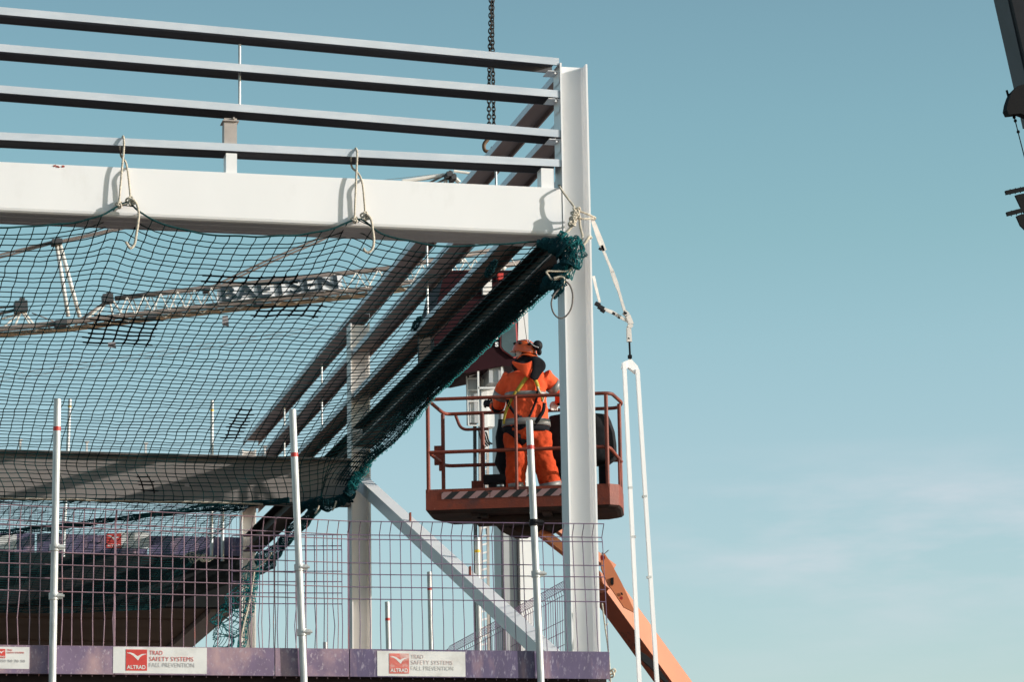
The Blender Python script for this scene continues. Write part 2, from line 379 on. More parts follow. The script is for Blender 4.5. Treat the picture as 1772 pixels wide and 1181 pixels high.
# front beam: deep, rounded lower arris and a stepped soffit
zt, zb = 8.658, 8.237
poly = [(0, 0), (0, -.385), (.006, -.405), (.02, -.418), (.04, -.424), (.13, -.424), (.135, -.416), (.15, -.416), (.155, -.424), (.30, -.424), (.305, -.414), (.32, -.414), (.325, -.424), (.40, -.424), (.40, -.03), (.36, 0)]
b = MB(); b.sweep(poly, (-3.15, Y1 + .005, zt - .0 + .0), (X0 - .012, Y1 + .005, zt), uy, uz)
b.build('beam', 'white', frame, label='deep white front beam')
# chip marks of red primer near the left end of the beam
b = MB()
for (x, y, r) in ((94, 287, 2.2), (99, 288, 2.4), (102, 289, 1.6), (109, 288, 2.6), (96, 286, 1.2)):
    c = PY(x, y, Y1 + .003); rr = r / 210
    b.plate([c + V((cos(q * pi / 4) * rr * random.uniform(.7, 1.4), 0, sin(q * pi / 4) * rr * random.uniform(.5, 1.0))) for q in range(8)], .002, (0, -1, 0))
b.build('paint_chip', mat('primer_red', (.32, .05, .035), .6), frame)
# second beam (I-section) between the second columns
def ibeam(p0, p1, w, h, tf, tw, A, B, m, name='beam', label=None):
    poly = [(0, 0), (w, 0), (w, -tf), (w / 2 + tw / 2, -tf), (w / 2 + tw / 2, -h + tf), (w, -h + tf), (w, -h), (0, -h), (0, -h + tf), (w / 2 - tw / 2, -h + tf), (w / 2 - tw / 2, -tf), (0, -tf)]
    b = MB(); b.sweep(poly, p0, p1, A, B); return b.build(name, m, frame, label=label)
ibeam((-3.15, Y2 + .01, 8.03), (X0 - .022, Y2 + .01, 8.03), .20, .54, .022, .014, uy, uz, 'brownbeam', label='brown beam across the second bay')
# small cleats standing on that beam
for px in (35, 150, 252, 458, 150 - 115 * 2):
    p = PY(px, 775, Y2 + .1); b = MB(); b.box((p.x, Y2 + .1, 8.03 + .06), (.02, .06, .125)); b.box((p.x, Y2 + .08, 8.03 + .118), (.045, .08, .01))
    b.build('cleat', 'beige', frame)
# side eaves beam
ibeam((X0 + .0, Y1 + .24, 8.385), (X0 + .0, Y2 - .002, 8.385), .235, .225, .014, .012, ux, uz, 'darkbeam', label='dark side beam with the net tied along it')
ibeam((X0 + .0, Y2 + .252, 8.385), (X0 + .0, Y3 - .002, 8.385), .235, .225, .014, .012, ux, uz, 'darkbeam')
b = MB(); b.tube([(X0 - .02, Y1 + .3, 8.165), (X0 - .02, Y2 - .1, 8.165)], .0045, 6); b.build('cable_or_glint', 'sling', frame)  # pale tube drawn for the light along the side beam's lower edge
# diagonal wall brace
pt = V((X0 + .10, 34.1, 7.80)); pb_ = V((X0 + .10, 25.35, 4.62))
pt = PX(628, 838, X0 + .10); pb_ = PX(965, 1150, X0 + .10)
b = MB(); b.bar(pt, pb_, .14, .14); b.build('brace', 'white', frame, label='diagonal white wall brace')
for t in (.30, .62):
    b = MB(); p = pt.lerp(pb_, t); b.box(p + V((0, 0, .11)), (.016, .05, .10)); b.build('cleat', 'rust', frame)
# upper roof deck far behind
zd0, zd1 = 7.41, 8.12
b = MB(); b.box(((-6 + 6.17) / 2, (Y3 + .25 + 58) / 2, (zd0 + zd1) / 2), (12.15, 58 - Y3 - .25, zd1 - zd0))
for yy in (44.5, 47.2, 50.0, 53.0): b.box((.0, yy, zd0 - .01), (12.0, .05, .03))
b.build('deck', 'deck', frame, label='brown underside of the upper deck')
b = MB(); b.box(((6.18 + 6.50) / 2, (Y3 + .26 + 58) / 2, zd0 - .05 + .33), (.32, 58 - Y3 - .26, .70)); b.build('deck_edge_beam', 'postgrey', frame)
b = MB(); b.box((.25, Y3 + .11, zd0 + .33), (12.6, .20, .72)); b.build('beam', 'shadebeam', frame, label='third bay beam coloured dark for the shadow on it')
# lower floor slab
b = MB(); b.box(((-6.66 + 5.66) / 2, (20.56 + 60) / 2, 3.79), (12.32, 60 - 20.56, .42)); b.box((6.29, (25 + 60) / 2 - .1, 3.76), (1.22, 35, .40))
b.build('floor_slab', 'slab', frame)

# ------------------------------------------------------------------ scaffold tubes
def pole(label, p0, p1, r=.0242, band=None, bm='red', clamps=(), group='scaffold tubes standing at the slab edge'):
    p0, p1 = V(p0), V(p1); t = thing('scaffold_tube', label, 'scaffold tube', (p0.x, p0.y, p0.z), 0, group)
    ax = (p1 - p0).normalized()
    b = MB(); n = 20; L_ = (p1 - p0).length
    pts = [p0 + ax * L_ * i / 12 for i in range(13)]
    b.tube(pts, r, n, cap=False)
    b.tube([p1, p1 + ax * .003, p1 - ax * .12], [r, r - .003, r - .004], n, cap=False)
    b.build('tube', 'tube', t, smooth='auto')
    if band is not None:
        c = p0 + ax * (L_ * band); bb = MB(); bb.tube([c - ax * .014, c + ax * .014], r + .0012, n); bb.build('band', bm, t, smooth='auto')
    for cz in clamps:
        c = p0 + ax * (L_ * cz); bb = MB(); bb.tube([c - ax * .022, c + ax * .022], r + .009, 16)
        bb.box(c + V((.03, -.012, 0)), (.05, .03, .035)); bb.tube([c + V((.0, -.03, 0)), c + V((.065, -.03, 0))], .009, 8)
        bb.build('clamp', 'black' if cz > .7 else 'tube', t, smooth='auto')
    return t
def fr(y, y0, y1): return (y1 - y) / (y1 - y0)
YP = 20.44
def front_pole(label, x0, y0, x1, y1, by, **k):
    top = PY(x0, y0, YP); mid = PY(x1, y1, YP); d = (mid - top); bot = top + d * ((top.z - 3.2) / (top.z - mid.z))
    s = (top.z - PY(x0, by, YP).z) / (top.z - bot.z)
    return pole(label, bot, top, band=1 - s, **k)
front_pole('bright scaffold tube in front of the mesh, leftmost of the three tall ones', 99.5, 692, 90.5, 1181, 743, clamps=(.615, .49))
front_pole('scaffold tube crossing the left edge of the net, red ring near its top', 506, 710, 526, 1181, 788, clamps=(.58, .41))
front_pole('scaffold tube in front of the lift basket with black clamp at mid height', 916, 729, 936, 1181, 775, clamps=(.72, .58))
def back_pole(label, x0, y0, x1, y1, Y, by, bm, r=.0242, zb=3.98):
    top = PY(x0, y0, Y); mid = PY(x1, y1, Y); d = mid - top; bot = top + d * ((top.z - zb) / (top.z - mid.z))
    s = (top.z - PY(x0, by, Y).z) / (top.z - bot.z) if by else None
    pole(label, bot, top, r, band=(1 - s) if s else None, bm=bm, group='scaffold tubes standing behind the fence')
back_pole('short scaffold tube with red ring just right of the rear column', 670, 1043, 672, 1125, 31, 1073, 'red')
back_pole('scaffold tube with red ring standing below the diagonal brace', 743, 991, 746, 1125, 31, 1020, 'red')
back_pole('lowest scaffold tube stub, its end barely above the purple toe board', 563, 1113, 563.3, 1125, 31, None, 'red')
back_pole('white scaffold tube with yellow ring beside the ladder', 826, 932, 829, 1125, 30, 955, 'yellow', r=.0275)
back_pole('far scaffold tube behind the net, yellow ring, left of centre bay', 121, 692, 109, 968, 42.6, 704, 'yellow', zb=8.0)
back_pole('far scaffold tube behind the net beside the darned patch', 367, 694, 366, 955, 42.6, 711, 'yellow', zb=8.0)
back_pole('short far scaffold tube close to the side beam', 385, 868, 385, 925, 42.75, None, 'yellow', zb=8.0)

# ------------------------------------------------------------------ edge barriers
HF = (1.0, .905, .868, .68, .59, .49, .395, 0.0)
def barrier(label, BL, BR, TL, TR, nv, toe_h, wire_m, board_m, lean=.06, jitter=.0, wr=.0031, board=True, fr_post=(False, False), out=V((0, -1, 0)), toe_drop=0.0, group='purple mesh edge barriers'):
    BL, BR, TL, TR = map(V, (BL, BR, TL, TR))
    t = thing('edge_barrier', label, 'edge barrier', BL, 0, group)
    b = MB()
    def pt(s, h):
        p = BL.lerp(BR, s).lerp(TL.lerp(TR, s), h)
        if h > .905: p = p + out * lean * (h - .905) / .095
        elif h > .868: p = p + out * (-.012)
        return p
    for h in HF:
        b.tube([pt(s / 14, h) + out * .006 for s in range(15)], wr * 1.12, 6)
    for i in range(nv + 1):
        s = i / nv; j1 = random.uniform(-jitter, jitter); j2 = random.uniform(-jitter, jitter)
        P_ = [pt(s, -.0) - uz * (toe_h + .02) + (BR - BL) * j1 * .3, pt(s, 0), pt(s, .2) + (BR - BL) * j1, pt(s, .39) + (BR - BL) * j2 * .5, pt(s, .6), pt(s, .868), pt(s, .905), pt(s, 1.0)]
        b.tube(P_, wr, 6)
    b.build('mesh_panel', wire_m, t)
    if board:
        bb = MB(); z0 = V((0, 0, -toe_h)); d = (BR - BL).normalized(); o = out
        bb.sweep([(0, 0), (.016, 0), (.016, -toe_h + .0), (.03, -toe_h), (.03, -toe_h - .006), (0, -toe_h - .006)], BL + o * .022, BR + o * .022, -o, uz)
        bd = bb.build('toe_board', board_m, t)
    for k, (P0, P1) in enumerate(((BL, TL), (BR, TR))):
        if fr_post[k]:
            c = MB(); c.box(P0.lerp(P1, .45) + out * .0 - uz * .06, (.007, .007, (P1 - P0).length * .9 + .18)); c.build('post', wire_m, t)
    return t
YB = 20.5
zB = 4.142
def XB(px, py=1120): return PY(px, py, YB).x
def zl(px, z0=5.059, z1=5.0): return z0 + (z1 - z0) * px / 600
toe = .178
B = []
B.append(barrier('purple mesh barrier at the left edge of the photo, small sign on its toe board', (XB(-480), YB, zB), (XB(197), YB, zB), (XB(-480), YB, zl(-480)), (XB(197), YB, zl(197)), 36, toe, 'wire_pink', 'pink', jitter=.004, fr_post=(False, True)))
B.append(barrier('faded purple mesh barrier carrying the clearest white safety sign', (XB(197) + .006, YB, zB), (XB(474), YB, zB), (XB(197) + .006, YB, zl(197)), (XB(474), YB, zl(474)), 14, toe, 'wire_pink', 'pink', jitter=.006))
B.append(barrier('narrow overlapping mesh barrier left of the rear column', (XB(474) + .006, YB, zB), (XB(603), YB, zB), (XB(474) + .006, YB, zl(474)), (XB(603), YB, 4.998), 7, toe, 'wire_pink', 'pink', jitter=.012, fr_post=(False, True)))
B.append(barrier('deep purple mesh barrier in front of the corner column', (XB(603) + .006, YB, zB), (XB(1053, 1128), YB, zB), (XB(603) + .006, YB, 4.998), (XB(1041, 910), YB, 5.017), 25, toe, 'wire', 'purple', jitter=.002, fr_post=(True, False)))
# second, doubled layer of mesh behind the panels on the left
barrier('spare mesh panel doubled up behind the fence', (XB(405), YB + .10, zB + .01), (XB(597), YB + .10, zB + .01), (XB(405), YB + .10, 4.91), (XB(597), YB + .10, 4.93), 12, .02, 'wire', 'pink', jitter=.02, board=False, lean=0)
# side return barriers behind the corner column
sx = 6.93
for (ya, yb, lb, z) in ((26.1, 28.55, 'mesh barrier on the side edge just behind the corner column', 5.515), (28.65, 31.4, 'mesh barrier on the side edge behind the diagonal brace', 5.49), (31.5, 34.2, 'mesh barrier on the side edge beyond the lift mast', 5.47)):
    barrier(lb, (sx, yb, z - 1.15), (sx, ya, z - 1.15), (sx, yb, z), (sx, ya, z), 30, .15, 'wire', 'purple', lean=.05, out=V((1, 0, 0)), group='mesh barriers along the side edge')
# upper deck barriers far behind
zu = 8.12
YU = 43.1
def XU(px): return PY(px, 930, YU).x
far_t = []
for (x0, x1, lb) in ((-200, 60, 'far mesh barrier on the upper deck at the left edge of the picture'), (64, 255, 'far mesh barrier on the upper deck with the red logo sign'), (258, 428, 'far mesh barrier on the upper deck nearest the side wall')):
    far_t.append(barrier(lb, (XU(x0), YU, zu + .27), (XU(x1), YU, zu + .27), (XU(x0), YU, zu + 1.0), (XU(x1), YU, zu + 1.0), int((x1 - x0) / 9), .27, 'wire', 'purple', wr=.0028, group='mesh barriers on the upper deck'))

# signs on the toe boards
def sign(parent, x0, y0, x1, y1, Y, kind, faded=False):
    """corner points given on the front plane of the board"""
    a = PY(x0, y1, Y); c = PY(x1, y0, Y); w = c.x - a.x; h = c.z - a.z
    b = MB(); b.box((a.x + w / 2, Y + .001, a.z + h / 2), (w, .003, h)); s = b.build('sign', 'sign', parent)
    U, W = ux, uz; yf = Y - .0022
    red = 'signred2' if faded else 'signred'
    lx = {'full': .135, 'small': .10, 'far': .0}[kind] * w; ls = h * {'full': .80, 'small': .42, 'far': 1.0}[kind]; lz = {'full': .10, 'small': .48, 'far': 0}[kind] * h
    if kind == 'small': lx = w * .36
    b = MB(); b.box((a.x + lx + ls / 2, yf + .0005, a.z + lz + ls / 2), (ls, .0016, ls)); b.build('logo', red, s)
    o = V((a.x + lx, yf - .0006, a.z + lz))
    bird = [(.06, .84), (.25, .80), (.42, .72), (.50, .60), (.60, .70), (.78, .80), (.96, .82), (.80, .74), (.66, .66), (.58, .50), (.55, .42), (.47, .52), (.36, .60), (.20, .68), (.12, .76)]
    b = MB()
    # two wings as separate convex-ish quads strips
    top = [(.05, .84), (.20, .86), (.36, .81), (.46, .74), (.55, .68), (.64, .73), (.76, .79), (.97, .80)]
    bot = [(.05, .83), (.20, .79), (.34, .71), (.45, .60), (.58, .48), (.66, .63), (.77, .72), (.97, .79)]
    for i in range(7):
        q = [bot[i], bot[i + 1], top[i + 1], top[i]]
        b.add([o + V((x * ls, -.0004, z * ls)) for x, z in q], [(0, 1, 2, 3)])
    b.build('bird_emblem', 'sign', s)
    text_mesh('ALTRAD', ls * .25, 'lettering', 'sign', s, o + V((ls * .05, -.0004, ls * .08)), U, W, width=ls * .88, bold=ls * .006, thick=.0006)
    if kind == 'full':
        tx = a.x + lx + ls + w * .025
        m1 = 'signfaint' if faded else 'signred'; m2 = 'signfaint2' if faded else 'signgrey'
        text_mesh('TRAD', h * .24, 'lettering', m1, s, V((tx, yf, a.z + h * .70)), U, W, width=w * .14, thick=.0008, bold=-h * .0025)
        text_mesh('SAFETY SYSTEMS', h * .24, 'lettering', m1, s, V((tx, yf, a.z + h * .47)), U, W, width=w * .47, thick=.0008, bold=-h * .0025)
        text_mesh('FALL PREVENTION', h * .24, 'lettering', m2, s, V((tx, yf, a.z + h * .24)), U, W, width=w * .48, thick=.0008, bold=-h * .003)
    elif kind == 'small':
        tx = a.x + lx + ls + w * .03
        text_mesh('TRAD', h * .11, 'lettering', 'signred', s, V((tx, yf, a.z + h * .82)), U, W, width=w * .10, thick=.0008)
        text_mesh('SAFETY SYSTEMS', h * .11, 'lettering', 'signred', s, V((tx, yf, a.z + h * .70)), U, W, width=w * .33, thick=.0008)
        text_mesh('08450 50 70 50', h * .17, 'lettering', 'signgrey', s, V((a.x + w * .32, yf, a.z + h * .30)), U, W, width=w * .60, thick=.0008)
    return s
sign(B[1], 195.5, 1122, 358, 1166, YB - .0235, 'full')
sign(B[3], 653, 1129, 805, 1171, YB - .0235, 'full', True)
sign(B[0], -40, 1121, 51, 1158, YB - .0235, 'small')
sign(far_t[1], 184, 924, 205, 949, YU - .0235, 'far')
b = MB(); a_ = PY(205.3, 949, YU - .0235); c_ = PY(258, 923, YU - .0235)
b.box(((a_.x + c_.x) / 2, a_.y, (a_.z + c_.z) / 2), (c_.x - a_.x, .003, c_.z - a_.z)); b.build('sign', 'sign', far_t[1])
b = MB(); a_ = PY(-20, 951, YU - .0235); c_ = PY(29, 926, YU - .0235)
b.box(((a_.x + c_.x) / 2, a_.y, (a_.z + c_.z) / 2), (c_.x - a_.x, .003, c_.z - a_.z)); b.build('sign', 'sign', far_t[0])

def proj(p):
    d = V(p) - EYE; z = d.dot(FWD); return CX + F * d.dot(RIGHT) / z, CY + F * d.dot(DOWN) / z, z
def nz(*p, s=1.0): return noise.noise(V(p) * s)

# ------------------------------------------------------------------ safety nets
front_edge = [(-60, 395), (0, 394), (60, 392), (110, 388), (170, 375), (205, 356), (222, 350), (240, 365), (270, 383), (330, 400), (400, 409), (500, 409), (560, 401),
              (600, 387), (625, 380), (660, 404), (720, 420), (780, 427), (850, 424), (920, 418), (975, 408), (1010, 404)]
fe = []
for (x, y) in front_edge:
    p = PY(x, y, 24.95); fe.append((p.x, (p.z,)))
fe = [(-3.2, (8.10,)), (-1.0, (8.06,)), (.4, (8.09,))] + fe
def edge_z(X): return interp(fe, X)[0]
mid_prof = [(0, (24.95, 8.08)), (.22, (27.0, 8.085)), (.44, (29.1, 8.05)), (.64, (30.95, 7.95)), (.80, (32.5, 7.83)), (.90, (33.4, 7.69)), (.96, (34.0, 7.55)), (1.0, (34.4, 7.43))]
right_prof = [(0, (24.97, 8.20)), (.15, (26.3, 8.145)), (.41, (28.8, 8.15)), (.70, (31.6, 8.13)), (.84, (33.0, 8.04)), (.92, (33.7, 7.86)), (.97, (34.2, 7.64)), (1.0, (34.45, 7.44))]
def S1(X, v):
    a = interp(mid_prof, v); b = interp(right_prof, v); w = sstep(5.2, 6.75, X) ** 1.3
    Y = a[0] + (b[0] - a[0]) * w; Z = a[1] + (b[1] - a[1]) * w
    base = 8.08 * (1 - w) + 8.20 * w
    dz = edge_z(X) - base; dist = v * 9.4
    Z += dz * math.exp(-(dist / (1.5 if dz > 0 else .9)) ** 1.1)
    Z += .035 * nz(X * .8, v * 5, 3.1) * sin(pi * min(1, v * 1.02)) + .012 * nz(X * 5, v * 40, 1.7)
    Xo = X + .22 * sstep(.90, 1.0, v) * (1 - w) + .014 * nz(X * 4, v * 30, 9) + .05 * nz(X * .7, v * 4, 5)
    Y += .02 * nz(X * 4, v * 25, 4)
    Xo -= .34 * sstep(.80, 1.0, v) * sstep(6.0, 6.6, X)
    if X > 6.58: Y = max(Y, 25.32)
    return V((Xo, Y, Z))
mid2 = [(0, (34.45, 7.435)), (.3, (37.0, 7.50)), (.6, (39.6, 7.42)), (.85, (41.8, 7.30)), (.95, (42.5, 7.24)), (1.0, (42.78, 7.33))]
right2 = [(0, (34.6, 7.62)), (.2, (36.0, 7.86)), (.5, (38.5, 7.97)), (.8, (41.0, 7.93)), (.92, (42.2, 7.75)), (1.0, (42.8, 7.42))]
def S2(X, v):
    a = interp(mid2, v); b = interp(right2, v); w = sstep(5.0, 6.7, X)
    return V((X + .03 * nz(X * 4, v * 25, 9), a[0] + (b[0] - a[0]) * w + .03 * nz(X * 4, v * 22, 2), a[1] + (b[1] - a[1]) * w + .05 * nz(X * .9, v * 5, 2) + .015 * nz(X * 6, v * 30, 7)))
def rowv(k, n=69.0):
    # rows of mesh lie closer together towards the far end
    y = 409.0; c = 0.0; k = k / 66 * n
    while c < k and y < 866: c += (.103 + .069 * (y - 409) / 367 if y < 776 else .204) * 2; y += 2
    return min(1.0, (y - 409) / 456)
def net_mesh(S, xs, nv, segx=.11, segv=80, r=.0046, rv=None):
    b = MB(); rv = rv or (lambda k: k / nv)
    for X in xs:
        b.tube([S(X, i / segv) for i in range(segv + 1)], r, 4, cap=False)
    x0, x1 = xs[0], xs[-1]; n = int((x1 - x0) / segx)
    for k in range(nv + 1):
        b.tube([S(x0 + (x1 - x0) * i / n, rv(k)) for i in range(n + 1)], r, 4, cap=False)
    # knots
    for X in xs:
        for k in range(nv + 1):
            p = S(X, rv(k)); q = r * 2.0
            b.add([p + V((q, 0, 0)), p - V((q, 0, 0)), p + V((0, q, 0)), p - V((0, q, 0)), p + V((0, 0, q)), p - V((0, 0, q))],
                  [(0, 2, 4), (2, 1, 4), (1, 3, 4), (3, 0, 4), (2, 0, 5), (1, 2, 5), (3, 1, 5), (0, 3, 5)])
    return b
def crumple(b, spine, rad, na, nb, r=.0035, seed=0, flat=1.0):
    """a bunched-up piece of netting around a spine path"""
    sp = smooth_path(spine, 10); m = len(sp) - 1
    def at(s, a):
        f = s * m; i = min(int(f), m - 1); p = sp[i].lerp(sp[i + 1], f - i); t = (sp[min(i + 1, m)] - sp[max(i - 1, 0)]).normalized()
        u = t.orthogonal().normalized(); w = t.cross(u); R = interp([(q / (len(rad) - 1), (x,)) for q, x in enumerate(rad)], s)[0]
        n1 = nz(a * 1.7 + seed, s * 9, seed * 1.3); n2 = nz(a * 2.3, s * 11 + seed, 5.5); n3 = nz(a * 1.1 + 4, s * 16, seed)
        ang = a * 2 * pi + 1.8 * n1; rr = R * (.55 + .9 * abs(n2) + .3 * n3)
        return p + u * cos(ang) * rr + w * sin(ang) * rr * flat + t * R * .8 * n3
    for i in range(na):
        b.tube([at(j / (nb * 3), i / na) for j in range(nb * 3 + 1)], r, 4, cap=False)
    for j in range(nb + 1):
        b.tube([at(j / nb, i / 24) for i in range(25)], r, 4, cap=False)
def twist_rope(pts, r=.008, n=7, lay=.05):
    """three-strand rope as one mesh"""
    sp = smooth_path(pts, 10); out = []
    # resample evenly
    L = [0]
    for a, c in zip(sp, sp[1:]): L.append(L[-1] + (c - a).length)
    step = lay / 6; N_ = max(4, int(L[-1] / step)); res = []; i = 0
    for k in range(N_ + 1):
        d = L[-1] * k / N_
        while i < len(sp) - 2 and L[i + 1] < d: i += 1
        f = (d - L[i]) / max(1e-9, L[i + 1] - L[i]); res.append((d, sp[i].lerp(sp[i + 1], max(0, min(1, f)))))
    strands = []
    u = None
    for s in range(3):
        P_ = []; u = None
        for k, (d, p) in enumerate(res):
            t = (res[min(k + 1, N_)][1] - res[max(k - 1, 0)][1]).normalized()
            if u is None: u = t.orthogonal().normalized()
            u = (u - t * u.dot(t)).normalized(); w = t.cross(u); a = 2 * pi * (d / lay + s / 3)
            P_.append(p + (u * cos(a) + w * sin(a)) * r * .52)
        strands.append(P_)
    return strands
def rope_to(b, pts, r=.008, lay=.045, k=None):
    for P_ in twist_rope(pts, r, lay=lay): b.tube(P_, r * .56, 5, k=k)
def knot(b, c, s=.03, k=None, r=.008, seed=0):
    """a small overhand knot"""
    pts = []
    for i in range(26):
        t = 2 * pi * i / 25
        pts.append(V(c) + V(((sin(t) + 2 * sin(2 * t + seed)) * s * .33, sin(3 * t) * s * .4, (cos(t) - 2 * cos(2 * t + seed)) * s * .33)))
    b.tube(pts, r, 6, k=k)

xs1 = [0.7 + .1085 * i for i in range(57)]
xs1 = [x for x in xs1 if x < 6.86]
net = thing('safety_net', 'dark green safety net slung below the front beam and the dark side beam', 'safety net', (3.8, 24.9, 8.0))
net_mesh(S1, [.7 - .1085 * i for i in range(14, 0, -1)] + xs1, 66, rv=rowv).build('mesh', 'net', net)
b = MB(); b.tube([S1(-.82 + 7.67 * i / 175, 0) + V((0, -.01, 0)) for i in range(176)], .008, 6); b.build('border_rope', 'net', net)
b = MB(); rope_to(b, [S1(-.82 + 6.1 * i / 26, 1.0) for i in range(27)], .011, .07); b.build('border_rope', 'rope', net, label='pale twisted border rope under the second beam')
# gathered strip of netting lashed round the side beam
b = MB()
for L_ in range(3):
    xa, xb, dz = (6.60, 6.86, .0), (6.64, 6.85, -.012), (6.72, 6.87, -.025)
    x0, x1, dz = (xa, xb, dz)[L_]
    def SG(s, Y, L_=L_, x0=x0, x1=x1, dz=dz):
        zb_ = interp(right_prof, 0 if Y < 24.95 else 1)[1]
        # height of the right border at this depth
        v = 0
        for q in range(len(right_prof) - 1):
            (v0, (y0, z0)), (v1, (y1, z1)) = right_prof[q], right_prof[q + 1]
            if y0 <= Y <= y1: zb_ = z0 + (z1 - z0) * (Y - y0) / (y1 - y0)
        return V((x0 + (x1 - x0) * s - .34 * sstep(32.9, 34.3, Y) + .018 * nz(Y * 2.1, s * 4, L_), Y + .04 * nz(Y * 3, s * 6, L_ + 3), zb_ + dz * sin(pi * s) + .0 + .01 * nz(Y * 4, s * 9, L_)))
    for i in range(9):
        b.tube([SG(i / 8, 25.3 + 8.9 * j / 170) for j in range(171)], .0036, 4, cap=False)
    n_ = 105
    for j in range(n_):
        Y = 25.3 + 8.9 * j / n_ + random.uniform(-.01, .01)
        b.tube([SG(i / 6, Y + .05 * (i / 6) * sin(j)) for i in range(7)], .0036, 4, cap=False)
b.build('gathered_edge', 'net_dark', net, label='dense gathered netting around the side beam')
# coil of lacing along the outer border
b = MB(); n_ = 2300; pts = []
for i in range(n_):
    s = i / n_; Y = 25.36 + 8.85 * s
    for q in range(len(right_prof) - 1):
        (v0, (y0, z0)), (v1, (y1, z1)) = right_prof[q], right_prof[q + 1]
        if y0 <= Y <= y1: zb_ = z0 + (z1 - z0) * (Y - y0) / (y1 - y0)
    a = 2 * pi * i / 22 + 1.5 * nz(i * .02, 1, 2); rr = .021 + .020 * nz(i * .013, 7, 2) + .012 * max(0, nz(i * .05, 3, 8))
    pts.append(V((6.865 - .34 * sstep(32.9, 34.3, Y) + cos(a) * rr, Y, zb_ + sin(a) * rr)))
b.tube(pts, .0042, 4, cap=False)
b.build('lacing', 'net_lit', net)
b = MB(); rope_to(b, [V((6.87 - .34 * sstep(32.9, 34.3, p.y), p.y, interp([(0, (0,)), (1, (0,))], 0)[0] + p.z)) for p in pts[5::132]], .008, .06); b.build('border_rope', 'rope', net)
# bunch at the front corner
b = MB()
crumple(b, [PY(968, 402, 24.86), PY(985, 418, 24.84), PY(1000, 425, 24.84), PY(996, 455, 24.82), PY(975, 480, 24.85)], [.03, .065, .075, .07, .03], 15, 18, .0033, 1)
b.build('corner_bunch', 'net_lit', net)
b = MB(); crumple(b, [PY(930, 422, 24.95), PY(965, 425, 24.9), PY(985, 450, 24.88), PY(962, 482, 24.95), PY(940, 500, 25.2)], [.04, .08, .10, .08, .04], 40, 40, .0040, 2)
b.build('corner_bunch', 'net_dark', net)
b = MB(); crumple(b, [PY(968, 478, 24.84), PY(966, 495, 24.82), PY(972, 505, 24.84)], [.05, .06, .03], 14, 10, .0034, 5)
crumple(b, [PY(962, 505, 24.84), PY(958, 515, 24.84), PY(966, 512, 24.84)], [.012, .02, .01], 4, 5, .004, 6)
b.build('corner_bunch', 'net_dark', net)
for (x, y, X_, sd) in ((850, 464, 6.62, 31), (722, 560, 6.62, 32)):
    b = MB(); c_ = PX(x, y, X_ - .03); crumple(b, [c_ + V((0, -.18, .02)), c_, c_ + V((0, .2, -.02))], [.02, .045, .02], 12, 12, .004, sd); b.build('lashing', 'net_dark', net)
# bunch hanging at the second column
b = MB(); crumple(b, [PY(520, 875, 34.3), PY(560, 872, 34.1), PY(598, 862, 34.05), PY(612, 835, 34.0), PY(628, 815, 34.0)], [.05, .07, .08, .07, .03], 34, 30, .0044, 8)
b.build('corner_bunch', 'net_dark', net)
b = MB(); crumple(b, [PY(606, 845, 33.9), PY(622, 826, 33.9), PY(645, 790, 33.7), PY(660, 772, 33.4)], [.05, .06, .05, .03], 9, 22, .0036, 18)
b.build('corner_bunch', 'net_lit', net)
# darned patches
def find(S, px, py):
    best = None
    for i in range(120):
        for j in range(101):
            X = .7 + 6.15 * i / 119; v = j / 100; q = proj(S(X, v)); d = (q[0] - px) ** 2 + (q[1] - py) ** 2
            if best is None or d < best[0]: best = (d, X, v)
    return best[1], best[2]
def patch(x0, y0, x1, y1, nx, nv, label=None):
    a = find(S1, x0, y0); c = find(S1, x1, y1); vv = sorted((a[1], c[1])); xx = sorted((a[0], c[0])); b = MB()
    ka = min(range(67), key=lambda k: abs(rowv(k) - vv[0])); kb = max(ka + 1, min(range(67), key=lambda k: abs(rowv(k) - vv[1]))); v0 = rowv(ka); v1 = rowv(kb); k0 = round((xx[0] - .7) / .1085); k1 = round((xx[1] - .7) / .1085)
    for k in range(k0, k1 + 1):
        b.tube([S1(.7 + .1085 * k, v0 - .006 + (v1 - v0 + .012) * i / 16) + V((.006, 0, -.004)) for i in range(17)], .006, 5)
    for k in range(ka, kb + 1):
        e0 = random.uniform(.01, .07); e1 = random.uniform(.01, .07); A_ = .7 + .1085 * k0 - e0; B_ = .7 + .1085 * k1 + e1
        b.tube([S1(A_ + (B_ - A_) * i / 16, rowv(k)) + V((0, 0, -.006)) for i in range(17)], .006, 5)
    b.build('darned_patch', 'sil', net)
patch(185, 548, 262, 596, 7, 6); patch(430, 712, 390, 757, 3, 7); patch(245, 824, 262, 846, 2, 5); patch(352, 484, 500, 488, 4, 1); patch(440, 540, 548, 532, 1, 1)
M['tag'] = mat('grey_tag', (.25, .24, .25), .7)
for (x, y, w, h) in ((387, 551, 10, 18), (195, 594, 13, 10), (323, 837, 9, 7)):
    b = MB(); X_, v_ = find(S1, x, y - h / 2); p = S1(X_, v_) + V((0, 0, -.02)); k_ = 1 / 190
    b.plate([p + V((-w * k_ / 2, -.01, 0)), p + V((w * k_ / 2, 0, .01)), p + V((w * k_ / 2 + .01, 0, -h * k_)), p + V((-w * k_ / 2, -.01, -h * k_ + .01))], .003, (0, -1, .2)); b.build('tag', 'tag', net)


